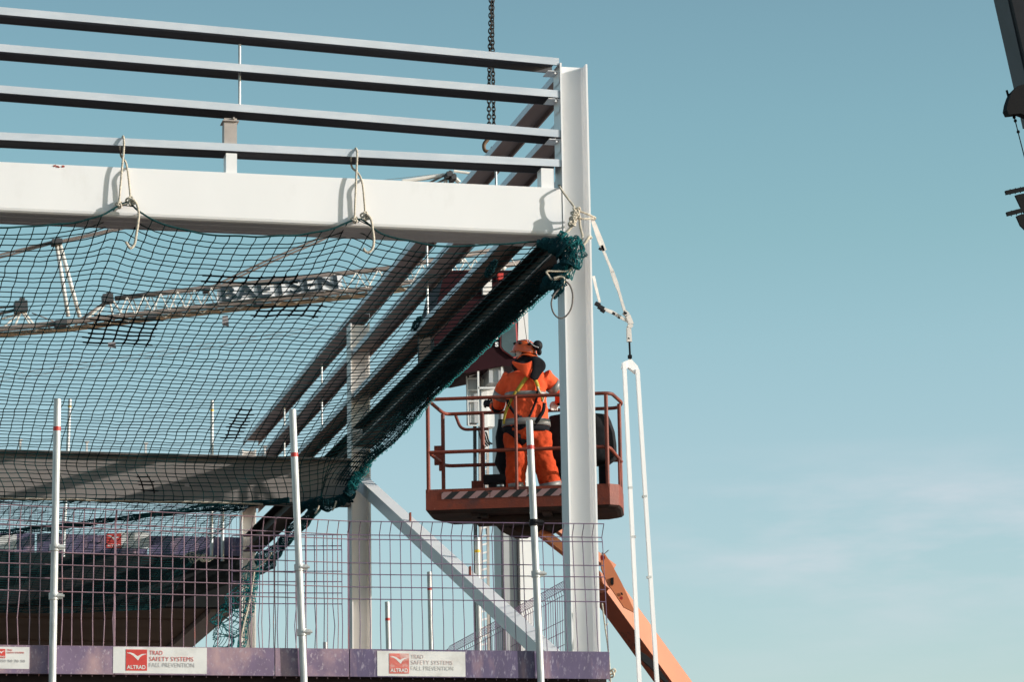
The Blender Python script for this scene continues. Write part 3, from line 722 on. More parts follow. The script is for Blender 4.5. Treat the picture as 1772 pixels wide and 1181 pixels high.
net2 = thing('safety_net', 'second dark net hanging in the rear bay beyond the brown cross beam', 'safety net', (3.8, 34.2, 7.3))
xs2 = [-.4 + .1085 * i for i in range(70) if 1.0 + .1085 * i < 6.9]
net_mesh(S2, xs2, 62, r=.0042, segv=60).build('mesh', 'net', net2)
b = MB(); crumple(b, [PY(-40, 926, 35.0), PY(120, 910, 34.9), PY(250, 893, 34.8), PY(400, 876, 34.7), PY(500, 866, 34.5)], [.03, .035, .03, .035, .03], 14, 160, .0042, 3)
b.build('fold', 'net_dark', net2)
b = MB(); crumple(b, [PX(548, 880, 6.88), PX(500, 930, 6.88), PX(460, 972, 6.88), PX(420, 1000, 6.88)], [.07, .10, .13, .12], 34, 60, .0046, 11); b.build('gathered_edge', 'net_dark', net2)
b = MB(); crumple(b, [PX(560, 872, 6.9), PX(512, 925, 6.9), PX(470, 965, 6.9), PX(436, 985, 6.9), PX(428, 1010, 6.88)], [.03, .04, .05, .09, .10], 9, 50, .0046, 12); b.build('lacing', 'net_lit', net2)
b = MB(); crumple(b, [PY(440, 975, 42.0), PY(428, 1010, 42.3), PY(404, 1050, 42.3), PY(388, 1090, 42.4), PY(380, 1135, 42.5), PY(384, 1170, 42.5)], [.08, .14, .17, .19, .16, .10], 15, 20, .0052, 13)
crumple(b, [PY(446, 985, 42.0), PY(436, 1030, 42.1), PY(424, 1080, 42.2), PY(414, 1150, 42.2)], [.05, .07, .07, .06], 10, 26, .0052, 14); b.build('hanging_bundle', 'net_lit', net2)
b = MB(); rope_to(b, [PY(440, 990, 41.9), PY(432, 1040, 42), PY(418, 1100, 42), PY(412, 1160, 42)], .014, .08)
rope_to(b, [PY(470, 958, 41.2), PY(455, 975, 41.4), PY(440, 985, 41.5)], .012, .07); b.build('border_rope', 'rope', net2)
b = MB()
for (x, y, h) in ((552, 876, 14), (582, 868, 16)):
    rope_to(b, [PY(x, y, 34.0), PY(x - 3, y + h * .6, 34.0), PY(x - 7, y + h, 34.0)], .010, .06)
b.build('rope_end', 'rope', net2)
b = MB()
for i in range(7):
    x = random.uniform(300, 350); y = 965 + random.uniform(-5, 5); p = PY(x, y, 42.0); b.tube(smooth_path([p, p + V((.1, 0, .03)), p + V((.16, 0, -.06)), p + V((.28, 0, .02))], 4), .012, 5)
b.build('rope_end', 'rope', net2)

# tie ropes over the lowest rail
def tie(label, x, ykn, xk2, ytop, tail, sx):
    b = MB(); Yf = 24.955
    top = PY(x, ytop, Y1 - .02)
    p1 = PY(x - sx, ykn, Yf)
    rope_to(b, [p1, PY(x - sx * .4, (ykn + ytop) / 2, Yf), PY(x, ytop + 24, Y1 - .02), PY(x + .5, ytop + 6, Y1 - .018), top + V((0, .04, .022)), top + V((0, .15, .02)), top + V((0, .265, .0)), top + V((.01, .27, -.08)), PY(x + 3, ytop + 42, Y1 + .10), PY(xk2 - 3, ytop + 58, Y1 - .03), PY(xk2, ytop + 85, Yf), PY(xk2 + 2, ykn - 8, Yf)], .0095)
    knot(b, PY(x - sx, ykn + 2, Yf - .01), .03, seed=1); knot(b, PY(xk2 + 1, ykn - 6, Yf - .01), .034, seed=2); knot(b, PY(xk2 + 4, ykn - 1, Yf - .02), .026, seed=4)
    rope_to(b, [PY(x - sx, ykn + 2, Yf), PY((x + xk2) / 2, ykn + 1, Yf - .02), PY(xk2, ykn - 4, Yf)], .0085)
    rope_to(b, [PY(px, py, Yf - .04) for px, py in tail], .0115)
    o = b.build('tie_rope', 'rope', smooth=True); tag(o, label, 'rope', 'ropes tying the net to the lowest rail')
tie('white rope tie looped over the lowest rail, nearer the left edge', 214, 352, 224, 238, [(228, 344), (236, 352), (240, 368), (239, 385), (236, 405), (233, 422), (226, 430), (221, 424), (218, 419)], 8)
tie('white rope tie looped over the lowest rail near the middle of the beam', 617.5, 378, 630, 259, [(634, 370), (642, 380), (645, 398), (647, 415), (645, 430), (638, 437), (632, 435), (629, 430)], 4)
b = MB(); c0 = lambda x, y, Y=24.9: PY(x, y, Y)
rope_to(b, [PY(966, 318, 25.25), c0(970, 326, 24.97), c0(980, 340, 24.92), c0(992, 356), c0(998, 364)], .0095)
rope_to(b, [c0(998, 364), c0(1010, 368), c0(1026, 375, 24.97), PY(1030, 378, 25.12), PY(1026, 382, 25.27)], .0095)
rope_to(b, [c0(1000, 378), c0(1012, 379), c0(1026, 378, 24.97)], .0095)
for q, (x, y) in enumerate(((998, 364), (995, 370), (993, 378), (990, 386), (997, 374))): knot(b, c0(x, y, 24.88), .034, seed=q, r=.009)
rope_to(b, [c0(1000, 366), c0(1003, 378), c0(1004, 392), c0(1008, 410), c0(1002, 422, 24.85)], .0115)
rope_to(b, [c0(992, 388), c0(986, 396), c0(978, 404)], .013)
rope_to(b, [c0(1008, 426, 24.85), c0(1014, 418, 24.85), c0(1020, 410, 24.87), c0(1023, 412, 24.9)], .014)
rope_to(b, [c0(985, 440), c0(992, 452), c0(985, 468, 24.82), c0(965, 470, 24.82), c0(946, 470, 24.82), c0(950, 478, 24.82), c0(957, 484, 24.82), c0(975, 480, 24.82), c0(990, 466, 24.84)], .0085)
rope_to(b, [c0(958, 482, 24.8), c0(970, 479, 24.8), c0(976, 483, 24.8), c0(972, 500, 24.8)], .011)
o = b.build('corner_rope', 'rope', smooth=True); tag(o, 'knotted pale rope lashing the net corner to the tall corner column', 'rope')
b = MB(); rope_to(b, [c0(978, 486, 24.82), c0(986, 494, 24.8), c0(991, 510, 24.8), c0(989, 532, 24.8), c0(980, 547, 24.8), c0(968, 551, 24.8), c0(958, 542, 24.8), c0(954, 526, 24.8), c0(958, 512, 24.8), c0(968, 500, 24.8)], .0075)
o = b.build('rope_loop', mat('grey_rope', (.16, .14, .13), .85, var=.3, scale=40), smooth=True); tag(o, 'large loop of greyish rope hanging at the left side of the corner column', 'rope')
b = MB(); rope_to(b, [PY(1042, 1045, 24.9), PY(1047, 1085, 24.9), PY(1053, 1130, 24.85), PY(1058, 1200, 24.8)], .007); rope_to(b, [PY(1047, 1085, 24.9), PY(1052, 1080, 24.9)], .006); knot(b, PY(1058, 1165, 24.8), .04)
o = b.build('thin_rope', 'rope', smooth=True); tag(o, 'thin pale rope hanging beside the foot of the corner column', 'rope')

# ------------------------------------------------------------------ lifting sling and release frame
sl = thing('lifting_sling', 'white fabric lifting sling looped round the right side of the corner column', 'sling', tuple(PY(1060, 460, 25.3)))
def strap(b, pts, w, t=.012):
    w = [(a * .82, c * .82) for a, c in w]
    for (p, q), (wa, wb) in zip(zip(pts, pts[1:]), w):
        p = V(p); q = V(q); d = (q - p).normalized(); s = d.cross(V((0, 1, 0))).normalized()
        vs = []
        for c, ww in ((p, wa), (q, wb)):
            for (i, j) in ((-1, -1), (1, -1), (1, 1), (-1, 1)): vs.append(c + s * i * ww / 2 + V((0, 1, 0)) * j * t / 2)
        b.add(vs, [(0, 1, 5, 4), (1, 2, 6, 5), (2, 3, 7, 6), (3, 0, 4, 7), (3, 2, 1, 0), (4, 5, 6, 7)])
q = lambda x, y, Y=25.2: PY(x, y, Y)
b = MB(); strap(b, [q(1022, 372), q(1028, 388), q(1040, 420), q(1046, 434)], [(.02, .045), (.045, .06), (.06, .045)]); strap(b, [q(1041, 425), q(1045, 436), q(1056, 462), q(1060, 472)], [(.03, .026), (.026, .026), (.026, .04)])
strap(b, [q(1059, 470), q(1066, 490), q(1071, 505), q(1082, 543)], [(.04, .045), (.045, .028), (.028, .028)]); b.build('strap', 'sling', sl)
b = MB(); strap(b, [q(1027, 478), q(1031, 497), q(1038, 524)], [(.028, .028), (.028, .024)]); strap(b, [q(1042, 534), q(1060, 541), q(1080, 553), q(1090, 556)], [(.032, .036), (.036, .03), (.03, .05)]); b.build('strap', 'sling', sl)
b = MB(); strap(b, [q(1080, 540), q(1086, 546), q(1092, 562), q(1088, 568), q(1089, 592)], [(.05, .05), (.05, .055), (.055, .045), (.045, .05)], .03); b.build('joint', 'sling', sl)
for (x, y, s_) in ((1034, 527, .035), (1040, 533, .04), (1043, 538, .03), (1062, 543, .02), (1082, 542, .02), (1088, 586, .012), (1039, 431, .022), (1071, 550, .016)):
    b = MB(); b.box(q(x, y, 25.17), (s_ * 1.3, s_, s_ * .8), Matrix.Rotation(.5, 3, 'Y')); b.build('buckle', 'black', sl)
rf = thing('release_frame', 'tall narrow white tubular frame hanging under the sling, right of the lift basket', 'lifting frame', tuple(PY(1090, 620, 25.2)))
b = MB(); b.tube([q(1089, 590), q(1090.5, 622)], .009, 8); b.box(q(1090, 618), (.03, .03, .03)); b.build('rod', 'sil', rf)
b = MB(); a0, a1, a2, a3 = q(1092, 621), q(1077, 629), q(1104, 640), q(1090, 635)
b.plate([a0, q(1104, 634), q(1107, 645), q(1100, 646), q(1088, 636), q(1081, 640), q(1077, 636), q(1079, 627)], .05, (0, 1, 0)); b.build('head', 'white', rf)
b = MB(); b.bar(q(1080, 628), q(1080, 628) + (q(1106.5, 1181) - q(1080, 628)) * 1.6, .032, .032, V((1, 0, 0))); b.build('leg', 'white', rf)
b = MB(); b.bar(q(1103, 640), q(1103, 640) + (q(1137, 1181) - q(1103, 640)) * 1.6, .032, .032, V((1, 0, 0))); b.build('leg', 'white', rf)
b = MB()
for (x, y) in ((1090.5, 845), (1115, 860), (1096, 930), (1123, 1000)): b.bar(q(x, y - 2), q(x + .3, y + 2), .036, .036, V((1, 0, 0)))
b.build('clip', 'tube', rf)

# ------------------------------------------------------------------ chain with hook
ch = thing('lifting_chain', 'doubled dark lifting chain hanging behind the upper rails', 'chain', tuple(PY(850, 245, 33)))
def link(b, c, L, R_, r, ax, upv=V((0, 0, 1))):
    pts = []
    for i in range(13):
        t = 2 * pi * i / 12; pts.append(c + upv * (sin(t) * L / 2) + ax * (cos(t) * R_))
    b.tube(pts, r, 5, cap=False)
for k, (xt, xb) in enumerate(((849, 847), (853.5, 853.5))):
    t0, t1 = PY(xt, -120, 33), PY(xb, 243, 33); n = int((t0 - t1).length / .046); b = MB()
    for i in range(n):
        c = t0.lerp(t1, i / n) + V((.008 * sin(i * .11 + k * 2), 0, 0))
        a = i * pi / 2 + k * .6 + .35 * sin(i * .21 + k); link(b, c, .068, .020, .0075, V((cos(a), sin(a), 0)))
    b.build('chain_strand', 'chain', ch, smooth=True)
b = MB(); c = PY(845, 240, 33); b.tube(smooth_path([c + V((.03, 0, .05)), c + V((0, 0, 0)), c + V((-.05, 0, -.07)), c + V((-.04, 0, -.14)), c + V((.02, 0, -.15)), c + V((.05, 0, -.10))], 6), .022, 8)
b.build('hook', 'hook', ch, smooth=True)

# ------------------------------------------------------------------ dark crane parts on the right edge
dc = thing('crane_boom', 'dark telescopic crane boom entering at the top right corner', 'crane boom', tuple(PY(1800, 100, 32)))
b = MB(); p0, p1 = PY(1722 - 52 + 78, -190, 32), PY(1848, 225, 32); n_ = 8
side = V((.97, -.23, 0)).normalized(); 
p0 = PY(1757, -40, 32); p1 = PY(1815, 215, 32)
b.bar(p0 + (p0 - p1) * 3, p1, .42, .42, V((0, 1, 0))); b.build('boom_section', 'dark', dc)
b = MB(); off = side * -.215
b.bar(p0 + (p0 - p1) * 3 + off, p1 + off, .03, .36, V((0, 1, 0))); b.build('boom_edge', 'dark2', dc)
b = MB(); b.bar(p1, p1 + (p1 - p0) * 3.5, .30, .30, V((0, 1, 0))); b.build('boom_section', 'dark', dc)
b = MB(); hp = [(1744, 178), (1742, 190), (1746, 198), (1766, 196), (1790, 205), (1800, 150), (1775, 145), (1762, 148), (1752, 158), (1748, 166)]
b.plate([PY(x, y, 31.6) for x, y in hp], .12, (0, 1, 0)); b.bar(PY(1742, 156, 31.7), PY(1747, 174, 31.7), .02, .02); b.build('sheave_head', 'sil', dc)
b = MB(); b.tube([PY(1754, 198, 31.7), PY(1785, 320, 31.7)], .007, 6)
for (x, y) in ((1755, 203), (1757, 209), (1762, 228)): b.ball(PY(x, y, 31.7), .02, 8, 6)
b.build('cable_or_glint', 'sil', dc)
hb = thing('crane_bracket', 'dark bracket with two short crossbars at the right edge of the sky', 'crane bracket', tuple(PY(1765, 350, 31)))
b = MB()
for (xa, ya, xb, yb) in ((1740, 334, 1800, 321), (1742, 371, 1800, 356)):
    b.bar(PY(xa, ya, 31), PY(xb, yb, 31), .035, .045, V((0, 0, 1))); 
    for k in range(3):
        x = xa + 8 + k * 9; y = ya - 1.6 - k * 1.9; b.tube([PY(x, y + 5, 31), PY(x, y - 5, 31)], .006, 6)
b.build('crossbar', 'sil', hb)
b = MB(); b.plate([PY(x, y, 31) for x, y in ((1757, 338), (1764, 336), (1800, 330), (1800, 400), (1775, 372), (1766, 357))], .03, (0, 1, 0))
b.plate([PY(x, y, 31) for x, y in ((1759, 374), (1766, 371), (1800, 366), (1800, 440), (1778, 402), (1766, 390))], .03, (0, 1, 0)); b.build('plate', 'sil', hb)

# ------------------------------------------------------------------ far lattice crane
YJ = 150
J = lambda x, y, d=0: PY(x, y, YJ + d)
jb = thing('lattice_crane', 'distant lattice crane boom with dark lettering, seen through the net', 'crane', tuple(J(300, 540)))
def chord(pts, r, m='jib', name='chord', d=0):
    b = MB(); b.tube([J(x, y, d) for x, y in pts], r, 8); b.build(name, m, jb, smooth=True)
chord([(-600, 618), (-200, 586), (0, 570), (101, 560), (300, 537), (646, 499), (900, 455)], .14)
chord([(-600, 638), (-200, 600), (0, 580), (118, 570), (300, 547), (632, 511), (900, 470)], .14, 'jibtan', d=.6)
chord([(199, 517), (300, 505), (365, 498), (670, 465), (900, 425)], .13)
chord([(-200, 560), (0, 543), (30, 536)], .08)
chord([(36, 530), (-60, 536)], .06)
chord([(55, 542), (95, 557)], .03)
chord([(140, 553), (178, 526)], .06)
b = MB()
def zig(x0, x1, top, bot, n, d=0, r=.032):
    for i in range(n):
        a = x0 + (x1 - x0) * i / n; c = x0 + (x1 - x0) * (i + .5) / n; e = x0 + (x1 - x0) * (i + 1) / n
        b.tube([J(a, bot(a), d), J(c, top(c), d)], r, 6); b.tube([J(c, top(c), d), J(e, bot(e), d)], r, 6)
tp = lambda x: 517 - (x - 199) * (52 / 471); bt = lambda x: 560 - (x - 101) * (61 / 545)
zig(205, 380, tp, bt, 6, -.1); zig(212, 375, tp, lambda x: bt(x) + 9, 5, .5); zig(560, 900, tp, bt, 9, -.1); zig(570, 880, tp, lambda x: bt(x) + 9, 8, .5)
zig(60, 900, bt, lambda x: bt(x) + 10, 26, .3, .035)
for (x0, y0, x1, y1) in ((185, 522, 150, 552), (185, 522, 165, 551), (190, 522, 195, 546), (195, 520, 215, 549), (36, 540, 8, 565), (36, 540, 25, 566), (38, 540, 52, 562), (42, 540, 65, 571), (28, 545, 3, 552)):
    b.tube([J(x0, y0), J(x1, y1)], .05, 6)
b.build('bracing', 'lattice', jb)
b = MB(); b.tube([J(98, 424), J(118, 548)], .10, 8); b.build('strut', 'lattice', jb, smooth=True)
b = MB(); b.tube([J(104, 424), J(138, 549)], .10, 8); b.build('strut', 'lattice', jb, smooth=True)
for (x, y, w, h) in ((186, 518, 18, 14), (36, 532, 22, 18), (98, 420, 18, 8), (105, 561, 20, 9), (262, 549, 16, 6), (447, 527, 12, 6), (357, 503, 10, 6), (776, 304, 11, 9), (783, 309, 9, 9)):
    b = MB(); b.box(J(x, y, -.2), (w / 36, .8, h / 36), Matrix.Rotation(-.1, 3, 'Y')); b.box(J(x + 2, y - h * .55, -.2), (w / 90, .4, h / 60)); b.box(J(x - w * .3, y + h * .3, -.3), (w / 80, .5, h / 60))
    b.build('joint_block', 'mastd', jb)
b = MB()
for pts in ([(-100, 478), (0, 446), (92, 421)], [(-100, 474), (0, 441), (92, 418)], [(105, 417), (186, 399), (330, 366), (520, 330)], [(105, 420), (186, 402), (330, 370), (520, 334)],
            [(365, 497), (460, 452), (540, 418), (768, 304)], [(372, 499), (466, 455), (546, 421), (775, 308)]):
    b.tube([J(x, y) for x, y in pts], .055, 6)
b.build('stay', 'jib', jb)
b = MB()
for pts in ([(-50, 659), (590, 560)], [(-50, 668), (590, 566)], [(660, 312), (770, 300)], [(130, 545), (420, 515)]): b.tube([J(x, y) for x, y in pts], .012, 5)
b.build('cable_or_glint', 'jib', jb)
b = MB(); b.tube([J(696, 314), J(764, 304)], .11, 8); b.tube([J(720, 312), J(770, 302)], .06, 8); b.tube([J(778, 300), J(795, 316)], .12, 8); b.tube([J(785, 296), J(830, 302)], .07, 8); b.build('strut', 'lattice', jb)
b = MB(); b.tube([J(772, 312), J(766, 330), J(760, 380)], .1, 8); b.tube([J(792, 440), J(800, 455)], .12, 8); b.tube([J(755, 490), J(790, 486)], .12, 8); b.tube([J(775, 445), J(785, 480)], .08, 8); b.build('strut', 'lattice', jb)
for (x, y, s_) in ((870, 462, 7), (863, 466, 5), (803, 451, 4)):
    b = MB(); b.ball(J(x, y), s_ / 36, 10, 8); b.build('sheave', 'lattice', jb)
# lettering panel
b = MB(); sg = [(376, 500.5), (592, 476.5), (590, 500), (375, 524)]
b.plate([J(x, y, -.35) for x, y in sg], .05, (0, 1, 0)); pn = b.build('sign_panel', 'jibsign', jb)
o0 = J(385, 521.5, -.40); o1 = J(588, 499, -.40); U = (o1 - o0).normalized(); W = (J(385, 499, -.40) - o0); W = (W - U * W.dot(U)).normalized()
text_mesh('BAETSEN', 1.0, 'lettering', 'jibletter', pn, o0, U, W, width=(o1 - o0).length * .99, bold=.018, thick=.03)

# ------------------------------------------------------------------ red rig with mast, ladder and cab
YR = 60
Rr = lambda x, y, d=0: PY(x, y, YR + d)
rg = thing('piling_rig', 'tall white mast with ladder and dark red operator cab behind the worker', 'construction rig', (Rr(890, 700).x, YR, 0))
b = MB()
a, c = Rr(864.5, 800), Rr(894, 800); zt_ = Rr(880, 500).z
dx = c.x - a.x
b.box((a.x + dx / 2, YR + .3, zt_ / 2), (dx, .6, zt_)); b.build('mast', 'box', rg, label='mast face coloured grey for its shade')  # shaded side of the mast, its shade put into the grey
b = MB(); b.box((Rr(907, 800).x, YR + .25, zt_ / 2), (Rr(919, 800).x - Rr(896, 800).x, .5, zt_)); b.build('mast', mat('mast_sunlit', (.86, .85, .84), .5, var=.02), rg, label='mast face coloured white for the sun on it')  # sunlit side of the same mast, as a whiter copy
b = MB()
for x, w in ((866, 3.4), (893.6, 3.6)): b.box((Rr(x, 800).x, YR - .03, zt_ / 2), (w / 88, .08, zt_))
b.build('mast_edge', 'mastd', rg)
cabp = [(756, 640), (748, 560), (770, 468), (888, 468), (897, 545), (896, 634), (866, 634), (808, 646)]
b = MB(); b.plate([Rr(x, y, -1.6) for x, y in cabp], 1.5, (0, 1, 0)); cab = b.build('cab', 'maroon', rg)
wp = [(868, 566), (892, 560), (895, 617), (888, 618), (872, 606), (868, 600)]
b = MB(); cc = (881, 590)
b.plate([Rr(cc[0] + (x - cc[0]) * 1.2, cc[1] + (y - cc[1]) * 1.08, -1.63) for x, y in wp], .05, (0, 1, 0)); wf = b.build('window_frame', 'cabred', cab)
b = MB(); b.plate([Rr(x, y, -1.66) for x, y in wp], .02, (0, 1, 0)); b.build('pane', 'glass', cab)
for (ch_, x, y) in (('8', 857.5, 588), ('S', 857.5, 600)):
    text_mesh(ch_, .12, 'lettering', 'white', cab, Rr(x - 1, y + 0, -1.62), ux, uz, width=.075, bold=.004, thick=.01)
b = MB(); b.box(Rr(866, 479, -1.7), (.10, .1, .14)); b.build('lamp', 'red', cab)
b = MB(); b.plate([Rr(x, y, -1.7) for x, y in ((835, 468), (851, 466), (851, 510), (836, 510))], .2, (0, 1, 0)); b.build('panel', 'beige', rg)
b = MB(); b.box(Rr(853, 651, -1.2), (.30, .6, .40)); e = b.build('equipment_box', 'box', rg)
b = MB()
for (x0, y0, x1, y1) in ((826, 633, 869, 629), (827, 632, 828, 690), (868, 630, 869, 672), (827, 672, 868, 672)): b.bar(Rr(x0, y0, -1.55), Rr(x1, y1, -1.55), .035, .035)
b.build('box_frame', 'mastg', rg)
b = MB(); b.box(Rr(817, 695, -1.0), (.17, .3, .92)); b.build('equipment_box', 'box', rg, label='narrow panel box left of the ladder')
b = MB()
for (x0, y0, x1, y1) in ((808, 655, 811, 738), (827, 655, 829, 738), (808, 656, 828, 656), (809, 676, 829, 676), (811, 737, 829, 737), (809, 695, 829, 695), (804, 645, 812, 650), (806, 641, 808, 660), (812, 652, 822, 648)): b.bar(Rr(x0, y0, -1.2), Rr(x1, y1, -1.2), .022, .022)
b.build('box_frame', 'mastg', rg)
b = MB(); b.box(Rr(843, 700, -.9), (.22, .3, .95)); b.box(Rr(836, 730, -.95), (.12, .3, 1.2)); b.build('panel', 'mastg', rg)
ld = MB()
for (x, m_) in ((829.5, 0), (843, 0)):
    ld.bar(Rr(x, 600, -.8), Rr(x + 3, 1300, -.8), .042, .05)
ob = ld.build('ladder', 'postgrey', rg)
b = MB()
for i in range(40):
    y = 640 + i * 14.4; x = 831 + (y - 600) * 3 / 700
    b.bar(Rr(x, y + 2, -.8), Rr(x + 11.5, y - 1, -.8), .034, .034)
b.build('rung', 'white', ob)
b = MB(); b.bar(Rr(821.5, 735, -.7), Rr(825, 1300, -.7), .06, .06); b.build('rail', 'mastd', rg)
b = MB()
for k in range(4):
    x = 828 + k * 4; b.tube(smooth_path([Rr(x, 742 + k * 2, -1.7), Rr(x + 2, 752, -1.7), Rr(x + 6, 765, -1.7), Rr(x + 12, 775 - k * 2, -1.7)], 5), .018, 6)
b.build('hose', 'black', rg, smooth=True)
b = MB(); b.tube([Rr(905, 538, -.5), Rr(913, 600, -.5)], .006, 5); b.build('cable_or_glint', 'sil', rg)
b = MB(); b.tube([Rr(838, 880, -.3), Rr(845, 960, -.3), Rr(850, 1130, -.3)], .010, 5); b.build('cable_or_glint', 'sil', rg)

# ------------------------------------------------------------------ boom lift
TH = radians(-19.5)
BU = V((cos(TH), sin(TH), 0)); BV = V((-sin(TH), cos(TH), 0))
B0 = PY(737, 884, 33.9)
lift = thing('boom_lift', 'weathered red boom lift basket carried on an orange boom', 'boom lift', tuple(B0), TH)
def bp(u, v, z): return B0 + BU * u + BV * v + uz * z
BW = 2.17; BD = .92; ch_ = .12
rotB = Matrix.Rotation(TH, 3, 'Z')
fl = [(0.0, 0.0), (BW - .10, 0), (BW, .08), (BW + .02, .3), (BW, BD - .1), (BW - .12, BD), (.16, BD), (.0, .55)]
def ringz(z, inset=0.0):
    cx_, cy_ = BW / 2, BD / 2
    return [bp(cx_ + (x - cx_) * (1 - inset), cy_ + (y - cy_) * (1 - inset * 2), z) for x, y in fl]
b = MB(); b.loft([ringz(0), ringz(.235)]); 
# hollow tray: outer wall only, floor inside
b = MB(); outer0, outer1 = ringz(0), ringz(.235); inner1, inner0 = ringz(.235, .015), ringz(.03, .015)
n_ = len(fl); b.add(outer0 + outer1 + inner1 + inner0, [(i, (i + 1) % n_, (i + 1) % n_ + n_, i + n_) for i in range(n_)] + [(i + n_, (i + 1) % n_ + n_, (i + 1) % n_ + 2 * n_, i + 2 * n_) for i in range(n_)] +
      [(i + 2 * n_, (i + 1) % n_ + 2 * n_, (i + 1) % n_ + 3 * n_, i + 3 * n_) for i in range(n_)] + [tuple(range(3 * n_, 4 * n_))])
bk = b.build('basket', 'rust', lift)
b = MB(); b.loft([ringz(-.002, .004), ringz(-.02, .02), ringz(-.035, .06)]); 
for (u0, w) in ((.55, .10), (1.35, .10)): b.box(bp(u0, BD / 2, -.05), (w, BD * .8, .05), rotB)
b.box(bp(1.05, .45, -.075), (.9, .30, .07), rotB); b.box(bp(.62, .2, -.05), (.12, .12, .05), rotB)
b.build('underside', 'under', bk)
b = MB(); b.box((0, 0, 0), (1.62, .003, .082))
so = b.build('hazard_stripe', 'stripes', None); so.parent = lift
_p = bp(.99, -.003, .160) - B0; so.location = (_p.dot(BU), _p.dot(BV), _p.z)
def rtube(pts, r=.021, name='rail'):
    b = MB(); b.tube(smooth_path(pts, 8) if len(pts) > 2 else pts, r, 10); b.build(name, 'rust', bk, smooth='auto')
def straight(pts, r=.021, name='rail'):
    # rounded corners
    out = [V(pts[0])]
    for i in range(1, len(pts) - 1):
        a, p, c = V(pts[i - 1]), V(pts[i]), V(pts[i + 1]); ra = min(.10, (a - p).length * .45, (c - p).length * .45)
        s = p + (a - p).normalized() * ra; e = p + (c - p).normalized() * ra
        for k in range(7): t = k / 6; out.append(s * (1 - t) ** 2 + p * 2 * t * (1 - t) + e * t * t)
    out.append(V(pts[-1])); b = MB(); b.tube(out, r, 10); b.build(name, 'rust', bk, smooth='auto')
ZT, ZM = 1.27, .66
straight([bp(.03, .02, .2), bp(.03, .02, ZT)], .023, 'post'); straight([bp(1.03, .0, .2), bp(1.03, .0, ZT)], .018, 'post'); straight([bp(BW - .12, .02, .2), bp(BW - .12, .02, ZT - .02)], .023, 'post')
straight([bp(BW - .01, BD - .35, .2), bp(BW - .01, BD - .35, ZT - .02)], .023, 'post'); straight([bp(.12, BD - .25, .2), bp(.12, BD - .25, ZT - .05)], .023, 'post')
straight([bp(.02, .02, ZT), bp(BW - .06, .02, ZT), bp(BW + .02, BD - .30, ZT), bp(BW - .05, BD, ZT), bp(.14, BD, ZT), bp(.10, BD - .1, ZT), bp(.03, .05, ZT)])
straight([bp(.03, .02, ZM), bp(BW - .10, .02, ZM), bp(BW - .0, BD - .35, ZM - .08)])
straight([bp(.04, .03, ZM), bp(.08, BD - .4, ZM), bp(.12, BD, ZM), bp(.68, BD, ZM)]); straight([bp(.55, BD, .2), bp(.55, BD, ZT)], .026, 'post')
straight([bp(.62, BD, ZT - .19), bp(.30, BD, ZT - .19), bp(.24, BD, ZT - .02)], .018)
straight([bp(.60, BD, ZM), bp(BW - .05, BD, ZM)]); straight([bp(1.5, BD, .2), bp(1.5, BD, ZT)], .022, 'post')
b = MB(); b.box(bp(.07, BD - .26, ZM + .08), (.10, .05, .22), rotB); b.box(bp(.10, BD - .27, ZM - .04), (.05, .05, .12), rotB); b.build('gate_latch', 'rust', bk)
b = MB(); b.box(bp(.50, BD - .1, .30), (.14, .1, .30), rotB); b.box(bp(BW - .02, .55, .42), (.02, .30, .36), rotB); b.build('bracket', 'rust', bk)
b = MB(); b.tube(smooth_path([bp(1.20, 0, -.03), bp(1.17, 0, -.07), bp(1.21, -.02, -.11), bp(1.18, -.02, -.15)], 6), .005, 5); b.build('hook', 'tube', bk)
# rotator below the basket
b = MB()
mc = PY(912, 905, 34.6); Rm = Matrix.Rotation(radians(90), 3, 'X')
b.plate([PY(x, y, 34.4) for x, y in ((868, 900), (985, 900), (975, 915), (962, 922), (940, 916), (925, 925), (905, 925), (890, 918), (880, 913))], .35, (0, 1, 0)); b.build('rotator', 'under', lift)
o1_ = MB()
o1_.bar(PY(932, 918, 34.5), PY(1055, 1015, 34.8), .085, .10); o1_.build('jib_arm', 'orange', lift)
o1_ = MB(); o1_.bar(PY(962, 912, 34.9), PY(1060, 985, 35.1), .085, .10); o1_.build('jib_arm', 'orange', lift)
# main boom: sun-lit plate side, and a lower side with its shade painted in
bA = PY(1045, 1016, 34.9); bB = PY(1171, 1190, 35.6); dirB = (bB - bA).normalized(); 
upB = (uz - dirB * uz.dot(dirB)).normalized()
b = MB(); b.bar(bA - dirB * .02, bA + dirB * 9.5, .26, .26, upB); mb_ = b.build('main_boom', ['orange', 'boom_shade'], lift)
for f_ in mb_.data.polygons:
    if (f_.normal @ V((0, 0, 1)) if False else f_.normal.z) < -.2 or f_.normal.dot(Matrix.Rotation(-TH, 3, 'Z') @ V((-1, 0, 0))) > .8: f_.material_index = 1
b = MB(); nB = dirB.cross(upB).normalized()
